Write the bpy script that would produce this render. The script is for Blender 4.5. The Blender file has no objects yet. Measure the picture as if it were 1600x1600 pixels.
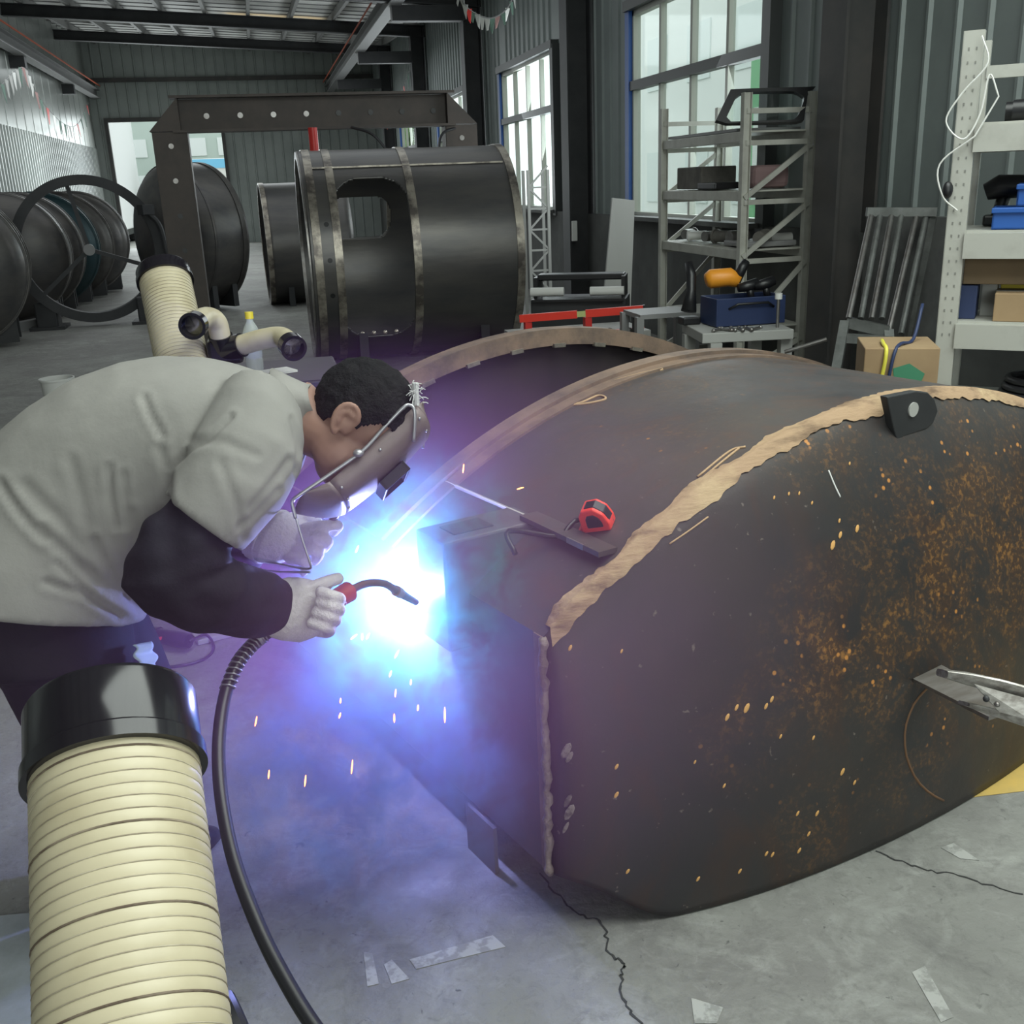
import bpy, bmesh, math, random
from mathutils import Vector, Matrix, noise
random.seed(7)
S = bpy.context.scene
C = S.collection
PI = math.pi

# ------------------------------------------------------------------ camera
YAW, PITCH, ROLL, FPX, CAMZ = .2222, .3144, -.0385, 1591.0, 1.6
_f = Vector((math.sin(YAW)*math.cos(PITCH), math.cos(YAW)*math.cos(PITCH), -math.sin(PITCH)))
_r0 = Vector((math.cos(YAW), -math.sin(YAW), 0))
_u0 = _r0.cross(_f)
_r = math.cos(ROLL)*_r0 + math.sin(ROLL)*_u0
_u = -math.sin(ROLL)*_r0 + math.cos(ROLL)*_u0
CAMP = Vector((0, 0, CAMZ))
cd = bpy.data.cameras.new('camera')
cam = bpy.data.objects.new('camera', cd)
C.objects.link(cam)
cd.sensor_width = 36
cd.lens = FPX/1600*36
cd.clip_start = .05
cd.clip_end = 300
cam.matrix_world = Matrix(((_r.x, _u.x, -_f.x, 0), (_r.y, _u.y, -_f.y, 0), (_r.z, _u.z, -_f.z, CAMZ), (0, 0, 0, 1)))
S.camera = cam
S.view_settings.view_transform = 'Standard'
S.view_settings.look = 'None'
S.view_settings.exposure = 0.0
S.view_settings.gamma = 1.0
S.view_settings.use_curve_mapping = False
S.cycles.use_denoising = True
S.cycles.max_bounces = 6
S.cycles.diffuse_bounces = 4
S.cycles.glossy_bounces = 3
S.cycles.transmission_bounces = 6
S.cycles.transparent_max_bounces = 12
S.cycles.volume_bounces = 0
S.cycles.volume_step_rate = 1.0
S.cycles.volume_max_steps = 128
S.cycles.sample_clamp_indirect = 4.0
S.cycles.caustics_reflective = False
S.cycles.caustics_refractive = False

# ------------------------------------------------------------------ world: overcast sky
W = bpy.data.worlds.new('sky')
S.world = W
W.use_nodes = True
wn = W.node_tree.nodes
bg = wn['Background']
bg.inputs[0].default_value = (.88, .94, .93, 1)
bg.inputs[1].default_value = 1.8

def area(name, loc, target, sx, sy, power, col):
    l = bpy.data.lights.new(name, 'AREA')
    l.shape = 'RECTANGLE'
    l.size = sx
    l.size_y = sy
    l.energy = power
    l.color = col
    o = bpy.data.objects.new(name, l)
    C.objects.link(o)
    o.location = loc
    o.rotation_euler = (Vector(target)-Vector(loc)).to_track_quat('-Z', 'Y').to_euler()
    o.visible_camera = False
    return o
# daylight: the open end of the hall behind the camera, the windows, the far door; plus fills added under the closed roof
area('daylight_open_end', (0.5, -7.5, 2.6), (0.6, 3, .8), 8, 4.4, 210, (.90, 1.0, .93))
area('roof_fill_near', (2.1, 1.4, 4.3), (1.9, 1.6, 0), 3.6, 4.0, 265, (.92, 1.0, .94))
area('roof_fill_middle', (-1.0, 13, 4.4), (-.8, 13, 0), 6, 8, 95, (.92, .98, 1.0))
area('roof_fill_far', (-1.0, 25, 4.55), (-1, 25, 0), 6, 9, 300, (.92, .98, 1.0))
for i, (y0, y1) in enumerate(((7.9, 11.0), (14.1, 17.1), (20.2, 23.2), (26.3, 29.3))):
    area('daylight_window', (3.86, (y0+y1)/2, 2.2), (0, (y0+y1)/2-1, .8 if i == 0 else 3.4), y1-y0, 1.9, 45 if i == 0 else 90, (.9, .97, 1.0))
area('daylight_door', (-2.6, 35.3, 2.0), (-2.2, 20, 0.6), 3.2, 3.8, 160, (.9, .98, 1.0))
# welding arc
ARC = Vector((.298, 2.305, .648))
al = bpy.data.lights.new('arc_light', 'POINT')
al.energy = 84
al.color = (.36, .39, 1.0)
al.shadow_soft_size = .012
ao = bpy.data.objects.new('arc_light', al)
C.objects.link(ao)
ao.location = ARC + Vector((-.042, -.018, .01))

# ------------------------------------------------------------------ pixel rays -> real points
def ray(x, y):
    return _f + _r*((x-800)/FPX) + _u*((800-y)/FPX)
def px(x, y, D):
    return CAMP + ray(x, y)*D
def pz(x, y, z):
    d = ray(x, y)
    return CAMP + d*((z-CAMZ)/d.z)
def pX(x, y, X):
    d = ray(x, y)
    return CAMP + d*(X/d.x)
def pY(x, y, Y):
    d = ray(x, y)
    return CAMP + d*(Y/d.y)

# ------------------------------------------------------------------ materials
_mats = {}
def mat(name, col, rough=.6, metal=0., col2=None, scale=6., detail=6., lo=.35, hi=.65, bump=0., bscale=None, col3=None, scale3=2., lo3=.55, hi3=.7,
        stretch=(1, 1, 1), spec=.5, emis=None, estr=0., bstretch=None, rough2=None):
    if name in _mats:
        return _mats[name]
    m = bpy.data.materials.new(name)
    m.use_nodes = True
    nt = m.node_tree
    b = nt.nodes['Principled BSDF']
    b.inputs['Base Color'].default_value = (*col, 1)
    b.inputs['Roughness'].default_value = rough
    b.inputs['Metallic'].default_value = metal
    b.inputs['Specular IOR Level'].default_value = spec
    if emis:
        b.inputs['Emission Color'].default_value = (*emis, 1)
        b.inputs['Emission Strength'].default_value = estr
    tc = nt.nodes.new('ShaderNodeTexCoord')
    def nz(sc, st, det=detail):
        mp = nt.nodes.new('ShaderNodeMapping')
        mp.inputs['Scale'].default_value = st
        nt.links.new(tc.outputs['Object'], mp.inputs[0])
        n = nt.nodes.new('ShaderNodeTexNoise')
        n.inputs['Scale'].default_value = sc
        n.inputs['Detail'].default_value = det
        n.inputs['Roughness'].default_value = .62
        nt.links.new(mp.outputs[0], n.inputs['Vector'])
        return n
    def ramp(n, a, c):
        r = nt.nodes.new('ShaderNodeMapRange')
        r.inputs['From Min'].default_value = a
        r.inputs['From Max'].default_value = c
        nt.links.new(n.outputs[0], r.inputs['Value'])
        return r
    out = None
    if col2:
        n = nz(scale, stretch)
        r = ramp(n, lo, hi)
        mx = nt.nodes.new('ShaderNodeMix')
        mx.data_type = 'RGBA'
        mx.inputs[6].default_value = (*col, 1)
        mx.inputs[7].default_value = (*col2, 1)
        nt.links.new(r.outputs[0], mx.inputs[0])
        out = mx.outputs[2]
        if rough2 is not None:
            rr = nt.nodes.new('ShaderNodeMapRange')
            rr.inputs['To Min'].default_value = rough
            rr.inputs['To Max'].default_value = rough2
            nt.links.new(r.outputs[0], rr.inputs['Value'])
            nt.links.new(rr.outputs[0], b.inputs['Roughness'])
        if col3:
            n3 = nz(scale3, (1, 1, 1))
            r3 = ramp(n3, lo3, hi3)
            m3 = nt.nodes.new('ShaderNodeMix')
            m3.data_type = 'RGBA'
            nt.links.new(r3.outputs[0], m3.inputs[0])
            nt.links.new(out, m3.inputs[6])
            m3.inputs[7].default_value = (*col3, 1)
            out = m3.outputs[2]
        nt.links.new(out, b.inputs['Base Color'])
    if bump:
        n = nz(bscale or scale*3, bstretch or stretch)
        bp = nt.nodes.new('ShaderNodeBump')
        bp.inputs['Strength'].default_value = bump
        bp.inputs['Distance'].default_value = .02
        nt.links.new(n.outputs[0], bp.inputs['Height'])
        nt.links.new(bp.outputs[0], b.inputs['Normal'])
    _mats[name] = m
    return m

M_wall = mat('painted_sheet_wall', (.27, .31, .30), .5, .1, (.22, .25, .245), 1.2)
M_dado = mat('grey_render', (.13, .135, .13), .85, 0, (.09, .093, .09), 2.5, bump=.2)
M_wallL = mat('pale_sheet_wall', (.36, .38, .36), .32, .45, (.28, .30, .285), 1.0)
M_end = mat('end_sheet_wall', (.34, .37, .355), .55, .1, (.27, .30, .285), .8)
M_roof = mat('roof_foil', (.72, .72, .69), .6, 0, (.58, .58, .56), 1.5, bump=.5, bscale=3)
M_dark = mat('dark_painted_steel', (.028, .030, .033), .55, .2, (.045, .045, .048), 3)
M_col = mat('grey_brown_column', (.055, .055, .056), .6, .2, (.085, .078, .074), 2.5)
M_steel = mat('bare_steel', (.36, .35, .34), .38, .85, (.22, .2, .19), 8)
M_rack = mat('cream_rack_paint', (.50, .50, .45), .5, 0, (.38, .37, .33), 7, lo=.45, hi=.75)
M_rackw = mat('white_rack_paint', (.43, .43, .39), .5, 0, (.33, .32, .29), 7, lo=.5, hi=.8)
M_black = mat('black_plastic', (.012, .012, .014), .38)
M_collar = mat('glossy_black_collar', (.014, .012, .016), .16)
M_rubber = mat('cable_rubber', (.02, .02, .023), .33)
M_red = mat('red_paint', (.62, .035, .03), .4)
M_blue = mat('blue_paint', (.02, .10, .38), .45)
M_navy = mat('navy_plastic', (.02, .035, .10), .5)
M_orange = mat('orange_plastic', (.85, .33, .03), .4)
M_yellow = mat('yellow_plastic', (.75, .6, .05), .45)
M_white = mat('white_plastic', (.75, .75, .72), .4)
M_grey = mat('grey_paint', (.25, .25, .25), .5)
M_lgrey = mat('light_grey_panel', (.40, .40, .38), .55)
M_card = mat('cardboard', (.36, .25, .14), .85, 0, (.30, .2, .11), 5)
M_carddark = mat('brown_cardboard', (.17, .12, .07), .85, 0, (.14, .1, .06), 5)
M_drum = mat('dark_rolled_steel', (.085, .083, .086), .36, .5, (.13, .122, .115), 2.2, stretch=(.5, 2, 2), bump=.08, bscale=9)
M_drum2 = mat('dark_teal_steel', (.012, .04, .048), .45, .4, (.03, .05, .055), 3)
M_drum3 = mat('grey_drum_steel', (.10, .095, .088), .45, .4, (.055, .05, .048), 3)
M_band = mat('ground_weld_band', (.42, .38, .32), .35, .6, (.12, .105, .095), 7, lo=.4, hi=.62)
M_gantry = mat('brown_primer_steel', (.060, .050, .046), .55, .2, (.085, .068, .06), 4)
M_glass = bpy.data.materials.new('window_glass')
M_glass.use_nodes = True
_nt = M_glass.node_tree
_nt.nodes.remove(_nt.nodes['Principled BSDF'])
_t = _nt.nodes.new('ShaderNodeBsdfTransparent')
_t.inputs[0].default_value = (.93, .97, .96, 1)
_g = _nt.nodes.new('ShaderNodeBsdfGlossy')
_g.inputs['Roughness'].default_value = .05
_mx = _nt.nodes.new('ShaderNodeMixShader')
_mx.inputs[0].default_value = .06
_nt.links.new(_t.outputs[0], _mx.inputs[1])
_nt.links.new(_g.outputs[0], _mx.inputs[2])
_nt.links.new(_mx.outputs[0], _nt.nodes['Material Output'].inputs[0])

# ------------------------------------------------------------------ mesh builder
class MB:
    def __init__(s):
        s.b = bmesh.new()
    def _add(s, t, M=None):
        if M is not None:
            bmesh.ops.transform(t, matrix=M, verts=t.verts)
        me = bpy.data.meshes.new('tmp')
        t.to_mesh(me)
        t.free()
        s.b.from_mesh(me)
        bpy.data.meshes.remove(me)
        return s
    def box(s, c, size, rot=None, bev=0., M=None):
        t = bmesh.new()
        bmesh.ops.create_cube(t, size=1)
        bmesh.ops.scale(t, vec=size, verts=t.verts)
        if bev > 0:
            bmesh.ops.bevel(t, geom=t.edges[:], offset=min(bev, min(size)*.45), segments=2, affect='EDGES', profile=.5)
        R = (rot if isinstance(rot, Matrix) else Matrix.Rotation(rot, 4, 'Z')) if rot is not None else Matrix()
        return s._add(t, (M or Matrix()) @ Matrix.Translation(c) @ R)
    def tube(s, pts, r, n=12, cap=True, closed=False):
        pts = [Vector(p) for p in pts]
        N = len(pts)
        rs = r if isinstance(r, (list, tuple)) else [r]*N
        t = bmesh.new()
        up = None
        rings = []
        for i, p in enumerate(pts):
            if closed:
                d = pts[(i+1) % N]-pts[i-1]
            else:
                d = (pts[min(i+1, N-1)]-pts[max(i-1, 0)])
            d.normalize()
            if up is None:
                up = d.orthogonal().normalized()
            up = (up - d*up.dot(d))
            if up.length < 1e-6:
                up = d.orthogonal()
            up.normalize()
            v = d.cross(up)
            rings.append([t.verts.new(p + (up*math.cos(2*PI*k/n)+v*math.sin(2*PI*k/n))*rs[i]) for k in range(n)])
        for i in range(N if closed else N-1):
            A, B = rings[i], rings[(i+1) % N]
            for k in range(n):
                t.faces.new((A[k], A[(k+1) % n], B[(k+1) % n], B[k]))
        if cap and not closed:
            t.faces.new(rings[0][::-1])
            t.faces.new(rings[-1])
        bmesh.ops.recalc_face_normals(t, faces=t.faces[:])
        return s._add(t)
    def cyl(s, a, b, r, n=24, r2=None):
        return s.tube([a, b], [r, r if r2 is None else r2], n)
    def bar(s, a, b, w, h, up=(0, 0, 1)):
        a = Vector(a)
        b = Vector(b)
        d = b-a
        L = d.length
        d.normalize()
        up = Vector(up)
        if abs(d.dot(up)) > .98:
            up = Vector((0, 1, 0))
        x = d.cross(up).normalized()
        z = x.cross(d)
        M = Matrix(((d.x, x.x, z.x, 0), (d.y, x.y, z.y, 0), (d.z, x.z, z.z, 0), (0, 0, 0, 1)))
        M.translation = (a+b)/2
        t = bmesh.new()
        bmesh.ops.create_cube(t, size=1)
        bmesh.ops.scale(t, vec=(L, w, h), verts=t.verts)
        return s._add(t, M)
    def grid(s, f, nu, nv, closed_u=False, skip=None):
        t = bmesh.new()
        V = [[t.verts.new(f(i/(nu if closed_u else nu), j/nv)) for j in range(nv+1)] for i in range(nu if closed_u else nu+1)]
        for i in range(nu):
            for j in range(nv):
                if skip and skip((i+.5)/nu, (j+.5)/nv):
                    continue
                i2 = (i+1) % nu if closed_u else i+1
                t.faces.new((V[i][j], V[i2][j], V[i2][j+1], V[i][j+1]))
        loose = [v for v in t.verts if not v.link_faces]
        bmesh.ops.delete(t, geom=loose, context='VERTS')
        return s._add(t)
    def loft(s, secs, n=24, cap=True, sup=2.0):
        """secs: (centre, half axis a, half axis b)"""
        t = bmesh.new()
        rings = []
        for c, a, b in secs:
            rr = []
            for k in range(n):
                th = 2*PI*k/n
                ct, st = math.cos(th), math.sin(th)
                e = 2/sup
                rr.append(t.verts.new(c + a*math.copysign(abs(ct)**e, ct) + b*math.copysign(abs(st)**e, st)))
            rings.append(rr)
        for A, B in zip(rings, rings[1:]):
            for k in range(n):
                t.faces.new((A[k], A[(k+1) % n], B[(k+1) % n], B[k]))
        if cap:
            t.faces.new(rings[0][::-1])
            t.faces.new(rings[-1])
        bmesh.ops.recalc_face_normals(t, faces=t.faces[:])
        return s._add(t)
    def prism(s, poly, d):
        """poly: list of 3D points in a plane, extruded by vector d"""
        t = bmesh.new()
        d = Vector(d)
        A = [t.verts.new(Vector(p)) for p in poly]
        B = [t.verts.new(Vector(p)+d) for p in poly]
        t.faces.new(A[::-1])
        t.faces.new(B)
        n = len(poly)
        for k in range(n):
            t.faces.new((A[k], A[(k+1) % n], B[(k+1) % n], B[k]))
        bmesh.ops.recalc_face_normals(t, faces=t.faces[:])
        return s._add(t)
    def ball(s, c, r, seg=16, M=None):
        t = bmesh.new()
        bmesh.ops.create_uvsphere(t, u_segments=seg, v_segments=max(6, seg*2//3), radius=1)
        sc = r if isinstance(r, (tuple, list)) else (r, r, r)
        return s._add(t, Matrix.Translation(c) @ (M or Matrix()) @ Matrix.Diagonal((*sc, 1)))
    def ring(s, c, axis, r_in, r_out, w, n=48):
        """flat annulus solid"""
        axis = Vector(axis).normalized()
        x = axis.orthogonal().normalized()
        y = axis.cross(x)
        c = Vector(c)
        def f(i, j):
            th = 2*PI*i
            q = [(r_in, -w/2), (r_out, -w/2), (r_out, w/2), (r_in, w/2), (r_in, -w/2)][int(round(j*4))]
            return c + (x*math.cos(th)+y*math.sin(th))*q[0] + axis*q[1]
        return s.grid(f, n, 4, closed_u=True)

def obj(name, mb, m, parent=None, smooth=False, world=True, solid=0., bevel=0., auto=None):
    me = bpy.data.meshes.new(name)
    b = mb.b
    bmesh.ops.remove_doubles(b, verts=b.verts, dist=1e-5)
    if parent is not None and world:
        w = Vector((0, 0, 0))
        q = parent
        while q is not None:
            w += q.location
            q = q.parent
        bmesh.ops.translate(b, verts=b.verts, vec=-w)
    if smooth:
        for f in b.faces:
            f.smooth = True
        if auto is not None:
            for e in b.edges:
                if len(e.link_faces) == 2 and e.calc_face_angle(0) > auto:
                    e.smooth = False
    b.to_mesh(me)
    b.free()
    o = bpy.data.objects.new(name, me)
    C.objects.link(o)
    me.materials.append(m)
    if parent is not None:
        o.parent = parent
    if solid:
        md = o.modifiers.new('solid', 'SOLIDIFY')
        md.thickness = solid
        md.offset = 0
    if bevel:
        md = o.modifiers.new('bevel', 'BEVEL')
        md.width = bevel
        md.segments = 2
        md.limit_method = 'ANGLE'
    return o

def tag(o, label=None, cat=None, group=None, kind=None):
    if label:
        o['label'] = label
    if cat:
        o['category'] = cat
    if group:
        o['group'] = group
    if kind:
        o['kind'] = kind
    return o

def thing(name, label, cat, loc=(0, 0, 0), group=None, kind=None):
    o = bpy.data.objects.new(name, None)
    C.objects.link(o)
    o.location = loc
    o.empty_display_size = .1
    return tag(o, label, cat, group, kind)

def own_origin(o):
    """move a one-mesh thing's origin to the base of its mesh"""
    vs = o.data.vertices
    lo = Vector((min(v.co[i] for v in vs) for i in range(3)))
    hi = Vector((max(v.co[i] for v in vs) for i in range(3)))
    c = Vector(((lo.x+hi.x)/2, (lo.y+hi.y)/2, lo.z))
    for v in vs:
        v.co -= c
    o.location = o.location + c
    return o

def solo(name, mb, m, label, cat, group=None, smooth=False, auto=.6, kind=None, solid=0.):
    o = obj(name, mb, m, None, smooth, auto=auto, solid=solid)
    own_origin(o)
    return tag(o, label, cat, group, kind)

def copy_tree(o, parent=None):
    c = o.copy()
    C.objects.link(c)
    if parent is not None:
        c.parent = parent
    for ch in [k for k in S.objects if k.parent == o]:
        copy_tree(ch, c)
    return c

def fuse(mb, voxel, smooth=4, name='tmp'):
    """closed lofts -> one continuous skin"""
    me = bpy.data.meshes.new(name)
    mb.b.to_mesh(me)
    mb.b.free()
    o = bpy.data.objects.new(name, me)
    C.objects.link(o)
    md = o.modifiers.new('r', 'REMESH')
    md.mode = 'VOXEL'
    md.voxel_size = voxel
    if smooth:
        sm = o.modifiers.new('s', 'SMOOTH')
        sm.iterations = smooth
        sm.factor = .5
    dg = bpy.context.evaluated_depsgraph_get()
    ev = o.evaluated_get(dg)
    m2 = bpy.data.meshes.new_from_object(ev)
    out = MB()
    out.b.from_mesh(m2)
    bpy.data.objects.remove(o)
    bpy.data.meshes.remove(me)
    bpy.data.meshes.remove(m2)
    return out

def smoothpath(pts, k=6):
    """Catmull-Rom"""
    P = [Vector(p) for p in pts]
    P = [P[0]*2-P[1]] + P + [P[-1]*2-P[-2]]
    out = []
    for i in range(1, len(P)-2):
        for j in range(k):
            t = j/k
            a, b, c, d = P[i-1], P[i], P[i+1], P[i+2]
            out.append(.5*((2*b)+(c-a)*t+(2*a-5*b+4*c-d)*t*t+(3*b-a-3*c+d)*t*t*t))
    out.append(P[-2])
    return out

# ================================================================== SETTING
def structure(o):
    o['kind'] = 'structure'
    return o
XW, XL, YE, YB = 4.0, -4.7, 35.5, -8.0

# floor
def floor_material():
    m = bpy.data.materials.new('concrete_floor')
    m.use_nodes = True
    nt = m.node_tree
    N = nt.nodes.new
    b = nt.nodes['Principled BSDF']
    tc = N('ShaderNodeTexCoord')
    def nz(sc, det=8, rough=.6, dist=0.):
        n = N('ShaderNodeTexNoise')
        n.inputs['Scale'].default_value = sc
        n.inputs['Detail'].default_value = det
        n.inputs['Roughness'].default_value = rough
        n.inputs['Distortion'].default_value = dist
        nt.links.new(tc.outputs['Object'], n.inputs['Vector'])
        return n.outputs[0]
    def rng(v, a, c, t0=0., t1=1.):
        r = N('ShaderNodeMapRange')
        r.inputs['From Min'].default_value = a
        r.inputs['From Max'].default_value = c
        r.inputs['To Min'].default_value = t0
        r.inputs['To Max'].default_value = t1
        nt.links.new(v, r.inputs['Value'])
        return r.outputs[0]
    def mix(f, a, c):
        x = N('ShaderNodeMix')
        x.data_type = 'RGBA'
        nt.links.new(f, x.inputs[0])
        for k, v in ((6, a), (7, c)):
            if isinstance(v, tuple):
                x.inputs[k].default_value = (*v, 1)
            else:
                nt.links.new(v, x.inputs[k])
        return x.outputs[2]
    c = mix(rng(nz(1.1, 6, .6, .6), .35, .65), (.185, .180, .170), (.275, .278, .256))
    c = mix(rng(nz(3.2, 10, .7, 1.2), .52, .72, 0, .8), c, (.36, .365, .34))
    c = mix(rng(nz(4.5, 12, .78, .6), .50, .72, 0, .8), c, (.125, .12, .117))
    c = mix(rng(nz(.8, 4, .6, 1.0), .50, .72, 0, .6), c, (.15, .142, .137))
    c = mix(rng(nz(26, 8, .75, .8), .52, .72, 0, .6), c, (.12, .115, .11))
    c = mix(rng(nz(12, 8, .75, .8), .55, .75, 0, .5), c, (.38, .38, .36))
    c = mix(rng(nz(34, 4, .6, 1.0), .66, .74, 0, .75), c, (.05, .05, .05))
    nt.links.new(c, b.inputs['Base Color'])
    b.inputs['Roughness'].default_value = .62
    bp = N('ShaderNodeBump')
    bp.inputs['Strength'].default_value = .4
    bp.inputs['Distance'].default_value = .012
    nt.links.new(nz(24, 6), bp.inputs['Height'])
    nt.links.new(bp.outputs[0], b.inputs['Normal'])
    return m
b = MB().box(((XW+XL)/2, (YE+YB)/2, -.1), (XW-XL+.4, YE-YB+.4, .2))
floor = structure(obj('floor', b, floor_material()))
M_crack = mat('crack_dark', (.045, .045, .045), .9)
M_paintw = mat('worn_white_paint', (.40, .40, .38), .7, 0, (.26, .26, .245), 22, lo=.47, hi=.56)
M_painty = mat('worn_yellow_paint', (.62, .42, .11), .6, 0, (.5, .36, .12), 9)
def flat(poly, z=.0015, dz=.001):
    return [(p[0], p[1], z) for p in poly]
def crackline(pts, w):
    mb = MB()
    P = smoothpath([Vector((p.x, p.y, .001)) for p in pts], 8)
    rnd = random.Random(3)
    P = [p + Vector((rnd.uniform(-.006, .006), rnd.uniform(-.006, .006), 0)) for p in P]
    for i in range(len(P)-1):
        d = (P[i+1]-P[i]).normalized()
        s = Vector((-d.y, d.x, 0))*w*rnd.uniform(.5, 1.1)/2
        mb.prism([P[i]-s, P[i]+s, P[i+1]+s, P[i+1]-s], (0, 0, .0008))
    return mb
obj('crack', crackline([pz(*q, 0) for q in ((845, 1365), (890, 1420), (940, 1445), (950, 1490), (975, 1510), (968, 1545), (1000, 1600), (1050, 1660))], .0055), M_crack, floor)
obj('crack', crackline([pz(*q, 0) for q in ((1370, 1330), (1430, 1355), (1500, 1370), (1600, 1400))], .004), M_crack, floor)
for poly in (((568, 1488), (582, 1490), (592, 1538), (574, 1542)), ((600, 1508), (612, 1500), (640, 1530), (612, 1538)),
             ((640, 1500), (770, 1462), (790, 1480), (650, 1515)), ((1080, 1560), (1130, 1575), (1120, 1600), (1085, 1600)),
             ((1425, 1520), (1445, 1510), (1490, 1590), (1470, 1598)), ((1470, 1325), (1490, 1318), (1530, 1345), (1500, 1342))):
    obj('paint_patch', MB().prism([Vector((p.x, p.y, .0008)) for p in [pz(*q, 0) for q in poly]], (0, 0, .0008)), M_paintw, floor)
p0, p1, p2, p3 = pz(1470, 1252, 0), pz(1640, 1232, 0), pz(1640, 1165, 0), pz(1500, 1195, 0)
p3 = p0 + (p2-p1)
ext = (p1-p0)*9
obj('yellow_line', MB().prism([Vector((q.x, q.y, .001)) for q in (p0-(p1-p0)*.6, p0+ext, p3+ext, p3-(p1-p0)*.6)], (0, 0, .001)), M_painty, floor)

# ribbed sheet: along axis coordinate t, depth profile
def ribbed(mb, P, t0, t1, z0, z1, pitch, w, h):
    """P(t, d, z): point on a wall at length t, out from the wall by d"""
    ts = [(t0, 0)]
    k = math.ceil(t0/pitch)
    while k*pitch + w*2 < t1:
        a = k*pitch
        if a - t0 > .01:
            ts += [(a, 0), (a+w*.5, h), (a+w*1.2, h), (a+w*1.7, 0)]
        k += 1
    ts.append((t1, 0))
    t = bmesh.new()
    lo = [t.verts.new(P(a, d, z0)) for a, d in ts]
    hi = [t.verts.new(P(a, d, z1)) for a, d in ts]
    for i in range(len(ts)-1):
        t.faces.new((lo[i], lo[i+1], hi[i+1], hi[i]))
    mb._add(t)
WIN = [(-4.3, -1.2), (1.8, 4.9-0.4), (7.9, 11.0), (14.0, 17.1), (20.1, 23.2), (26.2, 29.3)]
SILL, HEAD, MIDZ = 1.18, 3.22, 2.5
ROOFZ = 6.6
mb = MB()
Pw = lambda t, d, z: Vector((XW-d, t, z))
e = YB
for (a, c) in WIN:
    ribbed(mb, Pw, e, a, SILL, ROOFZ, .28, .03, .022)
    ribbed(mb, Pw, a, c, HEAD, ROOFZ, .28, .03, .022)
    e = c
ribbed(mb, Pw, e, YE, SILL, ROOFZ, .28, .03, .022)
wr = structure(obj('wall_right', mb, M_wall))
mb = MB().box((XW+.03, (YE+YB)/2, SILL/2), (.22, YE-YB, SILL))
structure(obj('baseboard_right', mb, M_dado))
# left wall: fine corrugation below, flat band above
mb = MB()
Pl = lambda t, d, z: Vector((XL+d, t, z))
ribbed(mb, Pl, YB, YE, 0, 3.0, .26, .07, .045)
ribbed(mb, Pl, YB, YE, 3.0, 7.2, .9, .02, .008)
structure(obj('wall_left', mb, M_wallL))
# end wall with the door opening
DX0, DX1, DZ = -4.25, -.92, 3.75
mb = MB()
Pe = lambda t, d, z: Vector((t, YE-d, z))
ribbed(mb, Pe, XL, DX0, 0, 7.2, .3, .04, .03)
ribbed(mb, Pe, DX0, DX1, DZ, 7.2, .3, .04, .03)
ribbed(mb, Pe, DX1, XW, 0, 7.2, .3, .04, .03)
we = structure(obj('wall_end', mb, M_end))
mb = MB()
for z in (3.5, 4.95):
    mb.box(((DX1+XW)/2 if z < 4 else (XL+XW)/2, YE-.08, z), ((XW-DX1) if z < 4 else XW-XL, .1, .12))
for x in (DX0-.05, DX1+.05):
    mb.box((x, YE-.1, DZ/2), (.1, .16, DZ))
mb.box(((DX0+DX1)/2, YE-.1, DZ+.06), (DX1-DX0+.2, .16, .12))
structure(obj('trim_1', mb, M_col))
# back wall: only posts and lintel beside the open end
mb = MB()
mb.box((XL+.4, YB, 3.3), (.8, .2, 6.6)).box((XW-.2, YB, 3.3), (.4, .2, 6.6)).box(((XL+XW)/2, YB, 5.9), (XW-XL, .2, 1.6))
structure(obj('wall_back', mb, M_end))

# roof: sheet with purlins and cross wires
def roofz(x, y):
    return 4.80 + .052*max(0, y-18.6) - .054*(x-0)
mb = MB()
def rf(i, j):
    x = XL + (XW-XL)*i
    y = YB + (YE-YB)*j
    return Vector((x, y, roofz(x, y) + .22 + .03*abs(math.sin(y*PI/1.1)) + .02*abs(math.sin(x*PI/.9))))
mb.grid(rf, 60, 320)
structure(obj('ceiling', mb, M_roof, smooth=True))
mb = MB()
x = XL+.4
while x < XW:
    for y0, y1 in ((YB, 18.6), (18.6, YE)):
        mb.bar((x, y0, roofz(x, y0)+.14), (x, y1, roofz(x, y1)+.14), .07, .16)
    x += .9
structure(obj('trim_2', mb, mat('purlin_grey', (.20, .20, .195), .6)))
mb = MB()
y = 15.
while y < YE:
    mb.bar((XL, y, roofz(XL, y)+.2), (XW, y, roofz(XW, y)+.2), .02, .02)
    y += .75
structure(obj('trim_3', mb, M_grey))
# a translucent roof light strip: a bright gap between two sheets
mb = MB()
mb.bar((-.3, 26.4, roofz(-.3, 26.4)+.14), (1.9, 26.4, roofz(1.9, 26.4)+.14), .55, .02)
structure(obj('trim_4', mb, mat('roof_light_sheet', (.8, .72, .5), .5, emis=(1, .85, .6), estr=.55)))

# rafters and columns: each one its own
ROWS = [.3, 6.4, 12.5, 18.6, 24.7, 30.8]
k = 5
for y in ROWS:
    mb = MB()
    z0, z1 = roofz(XL, y)-.06, roofz(XW, y)-.06
    if y > 15:
        for dz, w, h in ((.10, .2, .02), (-.12, .2, .02), (0, .03, .22)):
            mb.bar((XL, y, z0+dz), (XW, y, z1+dz), w, h)
        structure(obj('trim_%d' % k, mb, M_dark))
        k += 1
    mb = MB()
    zt = roofz(3.8, y)
    mb.box((3.66, y, zt/2), (.02, .3, zt)).box((3.94, y, zt/2), (.02, .3, zt)).box((3.8, y-.0, zt/2), (.28, .02, zt))
    mb.box((3.8, y, .02), (.42, .42, .04))
    structure(obj('trim_%d' % k, mb, M_col if y < 7 else M_dark))
    k += 1
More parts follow.
